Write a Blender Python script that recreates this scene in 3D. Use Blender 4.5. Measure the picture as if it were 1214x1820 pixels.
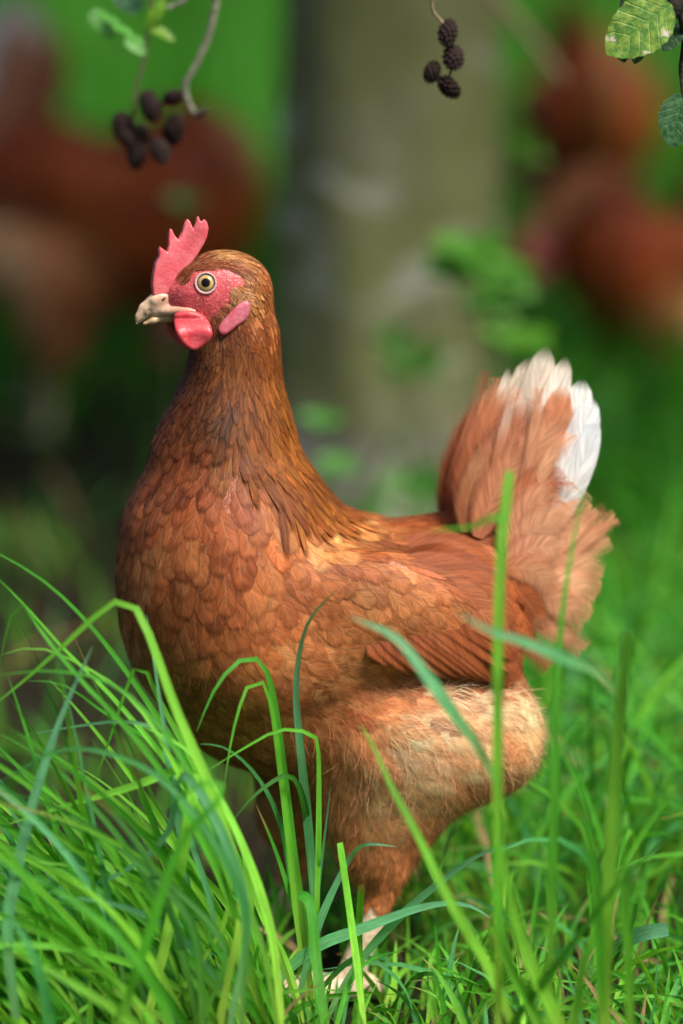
import bpy, math, random
import numpy as np
from mathutils import Vector, Matrix

# ------------------------------------------------------------------ camera, sky, sun, exposure
sc = bpy.context.scene
for o in list(bpy.data.objects):
    bpy.data.objects.remove(o)
COL = sc.collection
rng = np.random.default_rng(7)
random.seed(7)

CAM_H, CAM_D, Z_C, FRAME_H = 0.70, 2.2, 0.262, 0.546
CAM = np.array([0.0, -CAM_D, CAM_H])
FWD = np.array([0.0, CAM_D, Z_C - CAM_H]); AX = np.linalg.norm(FWD); FWD = FWD / AX
RGT = np.array([1.0, 0, 0]); UPV = np.cross(RGT, FWD)
LENS = 36.0 * AX / FRAME_H
cam_d = bpy.data.cameras.new('camera'); cam = bpy.data.objects.new('camera', cam_d); COL.objects.link(cam)
cam.matrix_world = Matrix(((RGT[0], UPV[0], -FWD[0], CAM[0]), (RGT[1], UPV[1], -FWD[1], CAM[1]), (RGT[2], UPV[2], -FWD[2], CAM[2]), (0, 0, 0, 1)))
cam_d.sensor_fit = 'VERTICAL'; cam_d.sensor_height = 36.0; cam_d.sensor_width = 24.0
cam_d.lens = LENS; cam_d.clip_start = 0.05; cam_d.clip_end = 2000
cam_d.dof.use_dof = True
FOCUS_Y = -0.045
cam_d.dof.focus_distance = float(np.dot(np.array([-0.07, FOCUS_Y, 0.36]) - CAM, FWD))
cam_d.dof.aperture_fstop = LENS / 56.0
sc.camera = cam

SUN_EL, SUN_AZ = math.radians(56), math.radians(134)     # azimuth clockwise from +Y: behind the camera, to the right
w = bpy.data.worlds.new('World'); sc.world = w; w.use_nodes = True
nt = w.node_tree; nt.nodes.clear()
sky = nt.nodes.new('ShaderNodeTexSky'); sky.sky_type = 'NISHITA'; sky.sun_disc = False
sky.sun_elevation = SUN_EL; sky.sun_rotation = SUN_AZ
sky.air_density = 0.7; sky.dust_density = 4.0; sky.ozone_density = 0.6
bg = nt.nodes.new('ShaderNodeBackground'); bg.inputs['Strength'].default_value = 0.06
wo = nt.nodes.new('ShaderNodeOutputWorld')
nt.links.new(sky.outputs[0], bg.inputs[0]); nt.links.new(bg.outputs[0], wo.inputs[0])
sl = bpy.data.lights.new('sun', 'SUN'); sl.energy = 3.0; sl.angle = math.radians(22); sl.color = (1.0, 0.94, 0.84)
so = bpy.data.objects.new('sun', sl); COL.objects.link(so)
sd = Vector((math.sin(SUN_AZ) * math.cos(SUN_EL), math.cos(SUN_AZ) * math.cos(SUN_EL), math.sin(SUN_EL)))
so.rotation_euler = sd.to_track_quat('Z', 'Y').to_euler(); so.location = sd * 20
sc.view_settings.view_transform = 'Standard'; sc.view_settings.look = 'None'
sc.view_settings.gamma = 1.0; sc.view_settings.use_curve_mapping = False
sc.view_settings.exposure = 0.97
sc.render.engine = 'CYCLES'
sc.cycles.use_denoising = True
sc.cycles.max_bounces = 8; sc.cycles.diffuse_bounces = 4; sc.cycles.glossy_bounces = 2
sc.cycles.transmission_bounces = 4; sc.cycles.transparent_max_bounces = 24

# ------------------------------------------------------------------ helpers
PXM = FRAME_H / 1820.0


def ray(px, py):
    s = FRAME_H / AX / 1820.0
    return FWD + (px - 607.0) * s * RGT + (910.0 - py) * s * UPV


def at(px, py, y):
    d = ray(px, py); return CAM + d * ((y - CAM[1]) / d[1])


def project(p):
    q = p - CAM; f = q @ FWD; s = FRAME_H / AX / 1820.0
    return np.stack([607 + (q @ RGT) / f / s, 910 - (q @ UPV) / f / s], -1)


def srgb(r, g, b):
    c = np.array([r, g, b], float) / 255
    return np.where(c <= 0.04045, c / 12.92, ((c + 0.055) / 1.055) ** 2.4)


def mesh_from(name, v, f, mat=None, col=None, uv=None, fray=None, smooth=True, flen=None):
    v = np.asarray(v, np.float32).reshape(-1, 3); f = np.asarray(f, np.int32)
    me = bpy.data.meshes.new(name)
    k = f.shape[1]
    me.vertices.add(len(v)); me.vertices.foreach_set('co', v.ravel())
    me.loops.add(f.size); me.loops.foreach_set('vertex_index', f.ravel())
    me.polygons.add(len(f)); me.polygons.foreach_set('loop_start', np.arange(0, f.size, k, dtype=np.int32))
    me.polygons.foreach_set('loop_total', np.full(len(f), k, np.int32))
    if smooth: me.polygons.foreach_set('use_smooth', np.ones(len(f), bool))
    if uv is not None:
        l = me.uv_layers.new(name='UVMap'); l.data.foreach_set('uv', np.asarray(uv, np.float32)[f.ravel()].ravel())
    me.update(calc_edges=True); me.validate()
    if col is not None:
        a = me.attributes.new('col', 'FLOAT_COLOR', 'POINT')
        c = np.ones((len(v), 4), np.float32); col = np.asarray(col); c[:, :col.shape[1]] = col
        a.data.foreach_set('color', c.ravel())
    if fray is not None:
        a = me.attributes.new('fray', 'FLOAT', 'POINT'); a.data.foreach_set('value', np.asarray(fray, np.float32))
    if flen is not None:
        a = me.attributes.new('flen', 'FLOAT', 'POINT'); a.data.foreach_set('value', np.broadcast_to(np.asarray(flen, np.float32), (len(v),)).copy())
    if mat: me.materials.append(mat)
    return me


def add(name, me, parent=None, **props):
    o = bpy.data.objects.new(name, me); COL.objects.link(o)
    if parent: o.parent = parent
    for k, v in props.items(): o[k] = v
    return o


def empty(name, loc, rz=0.0, **props):
    o = bpy.data.objects.new(name, None); COL.objects.link(o)
    o.location = loc; o.rotation_euler = (0, 0, rz); o.empty_display_size = 0.05
    for k, v in props.items(): o[k] = v
    return o


def spline(pts, n):
    """Catmull-Rom through pts, n samples."""
    p = np.asarray(pts, float)
    if len(p) == 2: return p[0] + (p[1] - p[0]) * np.linspace(0, 1, n)[:, None]
    d = np.r_[0, np.cumsum(np.maximum(np.linalg.norm(np.diff(p, axis=0), axis=1), 1e-9) ** 0.5)]
    q = np.vstack([2 * p[0] - p[1], p, 2 * p[-1] - p[-2]])
    dd = np.r_[-(d[1] - d[0]), d, d[-1] + (d[-1] - d[-2])]
    t = np.linspace(0, d[-1], n); i = np.clip(np.searchsorted(d, t, side='right') - 1, 0, len(p) - 2)
    out = np.zeros((n, p.shape[1]))
    for k in range(n):
        a = i[k]; P0, P1, P2, P3 = q[a:a + 4]; t0, t1, t2, t3 = dd[a:a + 4]; x = t[k]
        A1 = (t1 - x) / (t1 - t0) * P0 + (x - t0) / (t1 - t0) * P1
        A2 = (t2 - x) / (t2 - t1) * P1 + (x - t1) / (t2 - t1) * P2
        A3 = (t3 - x) / (t3 - t2) * P2 + (x - t2) / (t3 - t2) * P3
        B1 = (t2 - x) / (t2 - t0) * A1 + (x - t0) / (t2 - t0) * A2
        B2 = (t3 - x) / (t3 - t1) * A2 + (x - t1) / (t3 - t1) * A3
        out[k] = (t2 - x) / (t2 - t1) * B1 + (x - t1) / (t2 - t1) * B2
    # even arc length
    s = np.r_[0, np.cumsum(np.linalg.norm(np.diff(out, axis=0), axis=1))]
    u = np.linspace(0, s[-1], n)
    return np.stack([np.interp(u, s, out[:, k]) for k in range(p.shape[1])], -1)


def unit(v):
    return v / np.maximum(np.linalg.norm(v, axis=-1, keepdims=True), 1e-12)


# ------------------------------------------------------------------ materials
class NT:
    def __init__(s, name):
        s.m = bpy.data.materials.new(name); s.m.use_nodes = True; s.t = s.m.node_tree; s.t.nodes.clear()
        s.out = s.n('ShaderNodeOutputMaterial')

    def n(s, typ, **kw):
        x = s.t.nodes.new(typ)
        for k, v in kw.items(): setattr(x, k, v)
        return x

    def l(s, a, b): s.t.links.new(a, b)

    def val(s, sock, v):
        if isinstance(v, (int, float)): sock.default_value = v
        elif isinstance(v, (tuple, list, np.ndarray)): sock.default_value = tuple(v)
        else: s.l(v, sock)

    def math(s, op, a, b=0.0, c=0.0, clamp=False):
        x = s.n('ShaderNodeMath', operation=op); x.use_clamp = clamp
        s.val(x.inputs[0], a); s.val(x.inputs[1], b); s.val(x.inputs[2], c)
        return x.outputs[0]

    def mix(s, f, a, b, mode='MIX'):
        x = s.n('ShaderNodeMix', data_type='RGBA', blend_type=mode)
        s.val(x.inputs[0], f)
        for k, v in ((6, a), (7, b)):
            if isinstance(v, (tuple, list, np.ndarray)): v = tuple(v) + ((1.0,) if len(v) == 3 else ())
            s.val(x.inputs[k], v)
        return x.outputs[2]

    def noise(s, vec, scale, detail=3.0, rough=0.5, dist=0.0):
        x = s.n('ShaderNodeTexNoise'); x.inputs['Scale'].default_value = scale
        x.inputs['Detail'].default_value = detail; x.inputs['Roughness'].default_value = rough; x.inputs['Distortion'].default_value = dist
        if vec is not None: s.l(vec, x.inputs['Vector'])
        return x.outputs['Fac']

    def ramp(s, f, lo, hi, a=0.0, b=1.0, smooth=True):
        x = s.n('ShaderNodeMapRange'); x.interpolation_type = 'SMOOTHSTEP' if smooth else 'LINEAR'
        s.val(x.inputs[0], f); x.inputs[1].default_value = lo; x.inputs[2].default_value = hi
        x.inputs[3].default_value = a; x.inputs[4].default_value = b
        return x.outputs[0]

    def attr(s, name):
        x = s.n('ShaderNodeAttribute'); x.attribute_name = name; return x

    def obj(s): return s.n('ShaderNodeTexCoord').outputs['Object']

    def bump(s, h, strength, dist):
        x = s.n('ShaderNodeBump'); x.inputs['Strength'].default_value = strength; x.inputs['Distance'].default_value = dist
        s.l(h, x.inputs['Height']); return x.outputs[0]

    def principled(s, col, rough=0.5, spec=0.4, normal=None, sss=0.0, rad=None, coat=0.0):
        x = s.n('ShaderNodeBsdfPrincipled')
        if isinstance(col, (tuple, list, np.ndarray)): col = tuple(col) + ((1.0,) if len(col) == 3 else ())
        s.val(x.inputs['Base Color'], col); s.val(x.inputs['Roughness'], rough); s.val(x.inputs['Specular IOR Level'], spec)
        if normal is not None: s.l(normal, x.inputs['Normal'])
        if sss:
            x.inputs['Subsurface Weight'].default_value = sss; x.inputs['Subsurface Scale'].default_value = 0.004
            x.inputs['Subsurface Radius'].default_value = rad or (1.0, 0.25, 0.15)
        if coat: x.inputs['Coat Weight'].default_value = coat; x.inputs['Coat Roughness'].default_value = 0.03
        return x.outputs[0]

    def done(s, sh): s.l(sh, s.out.inputs['Surface']); return s.m


def mat_feather():
    t = NT('feather')
    uv = t.n('ShaderNodeUVMap'); uv.uv_map = 'UVMap'
    sep = t.n('ShaderNodeSeparateXYZ'); t.l(uv.outputs[0], sep.inputs[0])
    a = t.attr('col'); fr = t.attr('fray').outputs['Fac']
    side = t.math('MULTIPLY_ADD', sep.outputs[0], 2.0, -1.0)
    x = t.math('ABSOLUTE', side)
    v = sep.outputs[1]
    b = t.math('SUBTRACT', v, t.math('MULTIPLY', x, 0.30))
    rnd = t.math('MULTIPLY', a.outputs['Alpha'], 91.0); fle = t.attr('flen').outputs['Fac']
    sgn = t.math('SIGN', side)
    cv = t.n('ShaderNodeCombineXYZ')
    t.l(t.math('MULTIPLY', b, t.math('MULTIPLY', fle, 1500.0)), cv.inputs[0]); t.l(t.math('MULTIPLY_ADD', x, 1.3, t.math('MULTIPLY', sgn, 7.0)), cv.inputs[1]); t.l(rnd, cv.inputs[2])
    streak = t.noise(cv.outputs[0], 1.0, 2.0, 0.6)
    cv2 = t.n('ShaderNodeCombineXYZ')
    t.l(t.math('MULTIPLY', b, t.math('MULTIPLY', fle, 240.0)), cv2.inputs[0]); t.l(t.math('MULTIPLY_ADD', x, 1.0, t.math('MULTIPLY', sgn, 3.0)), cv2.inputs[1]); t.l(rnd, cv2.inputs[2])
    clump = t.noise(cv2.outputs[0], 1.0, 2.0, 0.5)
    mult = t.math('MULTIPLY', t.ramp(streak, 0.25, 0.75, 0.68, 1.30), t.ramp(clump, 0.3, 0.7, 0.80, 1.18))
    c = t.n('ShaderNodeVectorMath', operation='SCALE'); t.l(a.outputs['Color'], c.inputs[0]); t.l(mult, c.inputs['Scale'])
    shaft = t.math('MULTIPLY', t.ramp(x, 0.03, 0.09, 1.0, 0.0), t.ramp(v, 0.35, 0.95, 0.55, 0.15))
    pale = t.mix(0.45, c.outputs[0], (0.62, 0.36, 0.2))
    c2 = t.mix(shaft, c.outputs[0], pale)
    nrm = t.bump(streak, 0.35, 0.0006)
    p = t.principled(c2, 0.52, 0.28, nrm)
    tl = t.n('ShaderNodeBsdfTranslucent'); t.l(c2, tl.inputs[0])
    ms = t.n('ShaderNodeMixShader'); ms.inputs[0].default_value = 0.24; t.l(p, ms.inputs[1]); t.l(tl.outputs[0], ms.inputs[2])
    # frayed vane edge
    ex = t.math('ADD', x, t.math('MULTIPLY', t.math('MULTIPLY', t.math('SUBTRACT', streak, 0.35), fr), 1.2))
    ev = t.math('ADD', v, t.math('MULTIPLY', t.math('MULTIPLY', t.math('SUBTRACT', streak, 0.4), fr), 0.4))
    soft = t.math('MULTIPLY_ADD', fr, 0.55, 0.02)
    ax_ = t.math('DIVIDE', t.math('SUBTRACT', 0.99, ex), soft, clamp=True)
    av_ = t.math('DIVIDE', t.math('SUBTRACT', 0.995, ev), t.math('MULTIPLY', soft, 0.6), clamp=True)
    al = t.math('MULTIPLY', ax_, av_)
    tr = t.n('ShaderNodeBsdfTransparent')
    m2 = t.n('ShaderNodeMixShader'); t.l(al, m2.inputs[0]); t.l(tr.outputs[0], m2.inputs[1]); t.l(ms.outputs[0], m2.inputs[2])
    return t.done(m2.outputs[0])


def mat_fibre():
    t = NT('down'); a = t.attr('col')
    p = t.principled(a.outputs['Color'], 0.6, 0.2)
    tl = t.n('ShaderNodeBsdfTranslucent'); t.l(a.outputs['Color'], tl.inputs[0])
    ms = t.n('ShaderNodeMixShader'); ms.inputs[0].default_value = 0.25; t.l(p, ms.inputs[1]); t.l(tl.outputs[0], ms.inputs[2])
    return t.done(ms.outputs[0])


def mat_body():
    t = NT('hen_skin'); a = t.attr('col'); o = t.obj()
    n1 = t.noise(o, 330, 2, 0.5, 1.2); n2 = t.noise(o, 800, 1, 0.5); n3 = t.noise(o, 120, 2, 0.5)
    m = t.math('MULTIPLY', t.ramp(n1, 0.3, 0.7, 0.84, 1.14), t.ramp(n3, 0.3, 0.7, 0.82, 1.12))
    c = t.n('ShaderNodeVectorMath', operation='SCALE'); t.l(a.outputs['Color'], c.inputs[0]); t.l(m, c.inputs['Scale'])
    pale = t.math('MULTIPLY', t.ramp(n2, 0.56, 0.72), t.math('MULTIPLY', a.outputs['Alpha'], 0.38))
    c2 = t.mix(pale, c.outputs[0], (0.80, 0.42, 0.38))
    h = t.math('ADD', n1, t.math('MULTIPLY', n2, 0.6))
    return t.done(t.principled(c2, 0.42, 0.42, t.bump(h, 0.45, 0.0010), sss=0.3))


def mat_flesh(name, base, deep, paleamt=0.25, scale=520):
    t = NT(name); o = t.obj()
    n1 = t.noise(o, scale, 2, 0.5, 0.6); n2 = t.noise(o, 120, 3, 0.55); n4 = t.noise(o, 48, 2, 0.5)
    mp = t.n('ShaderNodeMapping'); mp.inputs['Scale'].default_value = (170, 170, 520); mp.inputs['Rotation'].default_value = (0, 0.25, 0); t.l(o, mp.inputs[0])
    cr = t.noise(mp.outputs[0], 1.0, 3, 0.55, 0.5)
    c = t.mix(t.ramp(n2, 0.35, 0.68), base, deep)
    c = t.mix(t.math('MULTIPLY', t.ramp(n4, 0.45, 0.7), 0.5), c, tuple(np.array(base) * np.array([0.8, 0.55, 0.6])))
    c = t.mix(t.math('MULTIPLY', t.ramp(n1, 0.5, 0.72), paleamt), c, (0.86, 0.46, 0.45))
    crease = t.ramp(cr, 0.30, 0.44)
    c = t.mix(t.math('MULTIPLY', t.math('SUBTRACT', 1.0, crease), 0.14), c, tuple(np.array(base) * np.array([0.62, 0.4, 0.42])))  # shading of the creases painted into the flesh colour
    h = t.math('ADD', t.math('ADD', n1, t.math('MULTIPLY', n2, 0.7)), t.math('MULTIPLY', crease, 0.22))
    return t.done(t.principled(c, 0.40, 0.5, t.bump(h, 0.34, 0.0007), sss=0.35))


def mat_beak():
    t = NT('beak_horn'); o = t.obj(); g = t.attr('col')
    mp = t.n('ShaderNodeMapping'); mp.inputs['Scale'].default_value = (300, 300, 140); t.l(o, mp.inputs[0])
    n1 = t.noise(mp.outputs[0], 1.0, 4, 0.6); n2 = t.noise(o, 600, 4, 0.7, 1.0)
    c = t.mix(t.ramp(n1, 0.3, 0.7), (0.60, 0.41, 0.26), (0.72, 0.53, 0.37))
    dark = t.math('MULTIPLY', g.outputs['Alpha'], t.ramp(n2, 0.44, 0.56))
    c = t.mix(dark, c, (0.05, 0.045, 0.045))
    c = t.mix(1.0, c, g.outputs['Color'], 'MULTIPLY')
    return t.done(t.principled(c, 0.30, 0.5, t.bump(n1, 0.2, 0.0003), sss=0.2))


def mat_vcol(name, rough=0.5, spec=0.4, coat=0.0, nscale=0, nstr=0.3, mul=(0.8, 1.2)):
    t = NT(name); a = t.attr('col'); c = a.outputs['Color']; nr = None
    if nscale:
        n = t.noise(t.obj(), nscale, 4, 0.6)
        s = t.n('ShaderNodeVectorMath', operation='SCALE'); t.l(c, s.inputs[0]); t.l(t.ramp(n, 0.3, 0.7, *mul), s.inputs['Scale']); c = s.outputs[0]
        nr = t.bump(n, nstr, 1.0 / nscale)
    return t.done(t.principled(c, rough, spec, nr, coat=coat))


def mat_grass():
    t = NT('grass_blade'); a = t.attr('col')
    uv = t.n('ShaderNodeUVMap'); uv.uv_map = 'UVMap'
    sep = t.n('ShaderNodeSeparateXYZ'); t.l(uv.outputs[0], sep.inputs[0])
    cv = t.n('ShaderNodeCombineXYZ'); t.l(t.math('MULTIPLY', sep.outputs[0], 16.0), cv.inputs[0])
    t.l(t.math('MULTIPLY', sep.outputs[1], 5.0), cv.inputs[1]); t.l(t.math('MULTIPLY', a.outputs['Alpha'], 57.0), cv.inputs[2])
    vein = t.noise(cv.outputs[0], 1.0, 2, 0.5)
    cl = t.n('ShaderNodeCombineXYZ'); t.l(t.math('MULTIPLY', sep.outputs[0], 1.5), cl.inputs[0])
    t.l(t.math('MULTIPLY', sep.outputs[1], 14.0), cl.inputs[1]); t.l(t.math('MULTIPLY', a.outputs['Alpha'], 33.0), cl.inputs[2])
    blot = t.noise(cl.outputs[0], 1.0, 3, 0.6)
    mid = t.ramp(t.math('ABSOLUTE', t.math('SUBTRACT', sep.outputs[0], 0.5)), 0.02, 0.07, 1.0, 0.0)
    m = t.math('MULTIPLY', t.ramp(vein, 0.3, 0.7, 0.82, 1.18), t.ramp(blot, 0.3, 0.7, 0.85, 1.12))
    s = t.n('ShaderNodeVectorMath', operation='SCALE'); t.l(a.outputs['Color'], s.inputs[0]); t.l(m, s.inputs['Scale'])
    c = t.mix(t.math('MULTIPLY', mid, 0.3), s.outputs[0], (0.25, 0.42, 0.10))
    c = t.mix(t.math('MULTIPLY', t.ramp(blot, 0.70, 0.80), 0.5), c, (0.30, 0.27, 0.12))
    p = t.principled(c, 0.5, 0.24, t.bump(vein, 0.4, 0.0006))
    tl = t.n('ShaderNodeBsdfTranslucent')
    t.l(t.mix(1.0, c, (1.25, 1.15, 0.5), 'MULTIPLY'), tl.inputs[0])
    ms = t.n('ShaderNodeMixShader'); ms.inputs[0].default_value = 0.42; t.l(p, ms.inputs[1]); t.l(tl.outputs[0], ms.inputs[2])
    return t.done(ms.outputs[0])


def mat_leaf(name, c1, c2, spot=0.0):
    t = NT(name); o = t.obj(); a = t.attr('col')
    uv = t.n('ShaderNodeUVMap'); uv.uv_map = 'UVMap'
    sep = t.n('ShaderNodeSeparateXYZ'); t.l(uv.outputs[0], sep.inputs[0])
    x = t.math('ABSOLUTE', t.math('MULTIPLY_ADD', sep.outputs[0], 2.0, -1.0)); v = sep.outputs[1]
    n1 = t.noise(o, 260, 4, 0.6); n2 = t.noise(o, 90, 3, 0.6)
    vv = t.math('SUBTRACT', v, t.math('MULTIPLY', x, 0.22))
    vein = t.math('ABSOLUTE', t.math('SUBTRACT', t.math('FRACT', t.math('MULTIPLY', vv, 7.0)), 0.5))
    veinm = t.math('MAXIMUM', t.ramp(vein, 0.02, 0.10, 1.0, 0.0), t.ramp(x, 0.02, 0.07, 1.0, 0.0))
    c = t.mix(t.ramp(n1, 0.38, 0.62), c1, c2)
    c = t.mix(t.math('MULTIPLY', veinm, 0.16), c, tuple(np.array(c2) * 1.3))
    if spot:
        c = t.mix(t.math('MULTIPLY', t.ramp(n2, 0.60, 0.68), spot), c, (0.5, 0.46, 0.42))
    c = t.mix(1.0, c, a.outputs['Color'], 'MULTIPLY')
    h = t.math('ADD', n1, t.math('MULTIPLY', veinm, -0.35))
    p = t.principled(c, 0.4, 0.45, t.bump(h, 0.6, 0.0012))
    tl = t.n('ShaderNodeBsdfTranslucent'); t.l(c, tl.inputs[0])
    ms = t.n('ShaderNodeMixShader'); ms.inputs[0].default_value = 0.35; t.l(p, ms.inputs[1]); t.l(tl.outputs[0], ms.inputs[2])
    return t.done(ms.outputs[0])


def mat_bark():
    t = NT('bark'); o = t.obj()
    mp = t.n('ShaderNodeMapping'); mp.inputs['Scale'].default_value = (1, 1, 2.6); t.l(o, mp.inputs[0])
    n1 = t.noise(mp.outputs[0], 5.5, 4, 0.6, 0.6); n2 = t.noise(o, 22, 5, 0.65); n3 = t.noise(mp.outputs[0], 8.5, 2, 0.5, 0.3); n4 = t.noise(o, 4, 2, 0.5)
    c = t.mix(t.ramp(n2, 0.3, 0.7), (0.14, 0.135, 0.10), (0.34, 0.325, 0.26))
    sep = t.n('ShaderNodeSeparateXYZ'); t.l(o, sep.inputs[0])
    moss = t.math('MULTIPLY', t.ramp(t.math('ADD', n1, t.math('MULTIPLY', t.ramp(sep.outputs[2], 0.0, 0.45), 0.30)), 0.42, 0.62), t.ramp(n4, 0.05, 0.4))
    c = t.mix(t.math('MULTIPLY', moss, 0.75), c, (0.18, 0.20, 0.05))
    c = t.mix(t.math('MULTIPLY', t.ramp(n3, 0.56, 0.66), 0.75), c, (0.50, 0.50, 0.41))
    return t.done(t.principled(c, 0.85, 0.2, t.bump(n2, 0.8, 0.01)))


def mat_ground():
    t = NT('soil'); o = t.obj()
    n1 = t.noise(o, 2.2, 4, 0.6); n2 = t.noise(o, 60, 5, 0.7); n3 = t.noise(o, 260, 3, 0.6)
    c = t.mix(t.ramp(n2, 0.3, 0.7), (0.022, 0.016, 0.010), (0.070, 0.052, 0.034))
    c = t.mix(t.math('MULTIPLY', t.ramp(n3, 0.6, 0.7), 0.5), c, (0.17, 0.13, 0.07))
    c = t.mix(t.ramp(n1, 0.42, 0.62, 0.0, 0.75), c, (0.030, 0.065, 0.010))
    return t.done(t.principled(c, 0.95, 0.1, t.bump(t.math('ADD', n2, n3), 1.0, 0.02)))


M_FEATHER, M_FIBRE, M_BODY = mat_feather(), mat_fibre(), mat_body()
M_COMB = mat_flesh('comb_flesh', (0.66, 0.10, 0.125), (0.76, 0.18, 0.20), 0.12)
M_WATTLE = mat_flesh('wattle_flesh', (0.56, 0.045, 0.06), (0.66, 0.09, 0.11), 0.12)
M_LOBE = mat_flesh('earlobe_flesh', (0.62, 0.12, 0.17), (0.70, 0.27, 0.34), 0.2)
M_BEAK = mat_beak()
M_EYE = mat_vcol('eye', 0.2, 0.12, coat=0.22)
M_LID = mat_vcol('eyelid', 0.5, 0.35, nscale=900, nstr=0.5, mul=(0.85, 1.1))
M_GRASS = mat_grass()
M_BARK = mat_bark()
M_CONE = mat_vcol('cone_scales', 0.75, 0.25, nscale=500, nstr=0.6, mul=(0.6, 1.4))
M_TWIG = mat_vcol('twig_bark', 0.8, 0.2, nscale=260, nstr=0.7, mul=(0.6, 1.35))

# ------------------------------------------------------------------ signed distance tools


def smin(a, b, k):
    h = np.maximum(k - np.abs(a - b), 0) / k
    return np.minimum(a, b) - h * h * k * 0.25


class SDF:
    def __init__(s): s.pr = []

    def ell(s, c, r, rot=0.0, k=0.02):
        s.pr.append(('e', np.array(c, float), np.array(r, float), math.cos(rot), math.sin(rot), k)); return s

    def cone(s, a, b, ra, rb, sy=1.0, k=0.02):
        s.pr.append(('c', np.array(a, float), np.array(b, float), ra, rb, sy, k)); return s

    def __call__(s, p):
        d = None
        for q in s.pr:
            if q[0] == 'e':
                x = p - q[1]; c, sn = q[3], q[4]
                u = c * x[:, 0] + sn * x[:, 2]; v = -sn * x[:, 0] + c * x[:, 2]
                r = q[2]
                a2 = (u / r[0]) ** 2 + (x[:, 1] / r[1]) ** 2 + (v / r[2]) ** 2
                b2 = (u / r[0] ** 2) ** 2 + (x[:, 1] / r[1] ** 2) ** 2 + (v / r[2] ** 2) ** 2
                k0 = np.sqrt(a2); e = k0 * (k0 - 1) / np.maximum(np.sqrt(b2), 1e-9)
                e = np.where(k0 < 1e-3, -r.min(), e)
            else:
                A, B = q[1].copy(), q[2].copy(); sy = q[5]; x = p - A; ab = B - A
                x = x * np.array([1, 1 / sy, 1]); ab = ab * np.array([1, 1 / sy, 1])
                t = np.clip((x @ ab) / (ab @ ab), 0, 1)
                e = np.linalg.norm(x - t[:, None] * ab, axis=1) - (q[3] + (q[4] - q[3]) * t)
            d = e if d is None else smin(d, e, q[-1])
        return d


def grad(f, p, e=4e-4):
    g = np.stack([f(p + np.array(v) * e) - f(p - np.array(v) * e) for v in ((1, 0, 0), (0, 1, 0), (0, 0, 1))], -1)
    return g / (2 * e)


def to_surface(f, p, off=0.0, it=2):
    for _ in range(it):
        g = grad(f, p); d = f(p) - off
        p = p - g * (d / np.maximum((g * g).sum(1), 0.05))[:, None]
    return p


def surface_net(f, lo, hi, h, it=1):
    lo = np.array(lo, float); n = np.ceil((np.array(hi) - lo) / h).astype(int) + 1
    ax = [lo[i] + h * np.arange(n[i]) for i in range(3)]
    G = np.stack(np.meshgrid(*ax, indexing='ij'), -1).reshape(-1, 3)
    v = f.v.reshape(n) if isinstance(f, GridSDF) else np.concatenate([f(G[i:i + 400000]) for i in range(0, len(G), 400000)]).reshape(n)
    s = v < 0
    acc = np.zeros(tuple(n - 1) + (3,)); cnt = np.zeros(tuple(n - 1))
    edges = []
    for a in range(3):
        i0 = [slice(None)] * 3; i1 = [slice(None)] * 3; i0[a] = slice(0, -1); i1[a] = slice(1, None)
        s0, s1 = s[tuple(i0)], s[tuple(i1)]
        idx = np.argwhere(s0 != s1)
        if not len(idx): continue
        e1 = idx.copy(); e1[:, a] += 1
        v0 = v[tuple(idx.T)]; v1 = v[tuple(e1.T)]
        t = v0 / (v0 - v1)
        pos = lo + idx * h; pos[:, a] += t * h
        b, c = (a + 1) % 3, (a + 2) % 3
        for db in (0, -1):
            for dc in (0, -1):
                cc = idx.copy(); cc[:, b] += db; cc[:, c] += dc
                ok = ((cc >= 0) & (cc < n - 1)).all(1)
                np.add.at(acc, tuple(cc[ok].T), pos[ok]); np.add.at(cnt, tuple(cc[ok].T), 1)
        edges.append((a, idx, s[tuple(idx.T)]))
    cells = np.argwhere(cnt > 0); ids = -np.ones(tuple(n - 1), int); ids[tuple(cells.T)] = np.arange(len(cells))
    V = acc[tuple(cells.T)] / cnt[tuple(cells.T)][:, None]
    F = []
    for a, idx, ins in edges:
        b, c = (a + 1) % 3, (a + 2) % 3
        ok = (idx[:, b] > 0) & (idx[:, c] > 0) & (idx[:, b] < n[b] - 1) & (idx[:, c] < n[c] - 1)
        idx, ins = idx[ok], ins[ok]
        q = []
        for db, dc in ((-1, -1), (0, -1), (0, 0), (-1, 0)):
            cc = idx.copy(); cc[:, b] += db; cc[:, c] += dc; q.append(ids[tuple(cc.T)])
        q = np.stack(q, 1); q[~ins] = q[~ins][:, ::-1]; F.append(q)
    F = np.concatenate(F)
    if it: V = to_surface(f, V, 0.0, it)
    return V, F


def poly_sdf(P, x, z):
    """signed distance (negative inside) to polygon P (n,2) for arrays x,z"""
    d = np.full(x.shape, 1e9); ins = np.zeros(x.shape, bool)
    for i in range(len(P)):
        a, b = P[i], P[(i + 1) % len(P)]; e = b - a
        wx, wz = x - a[0], z - a[1]
        t = np.clip((wx * e[0] + wz * e[1]) / (e @ e + 1e-18), 0, 1)
        d = np.minimum(d, (wx - e[0] * t) ** 2 + (wz - e[1] * t) ** 2)
        c = (a[1] > z) != (b[1] > z)
        with np.errstate(divide='ignore', invalid='ignore'):
            xi = (b[0] - a[0]) * (z - a[1]) / (b[1] - a[1]) + a[0]
        ins ^= c & (x < xi)
    return np.sqrt(d) * np.where(ins, -1, 1)


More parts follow.
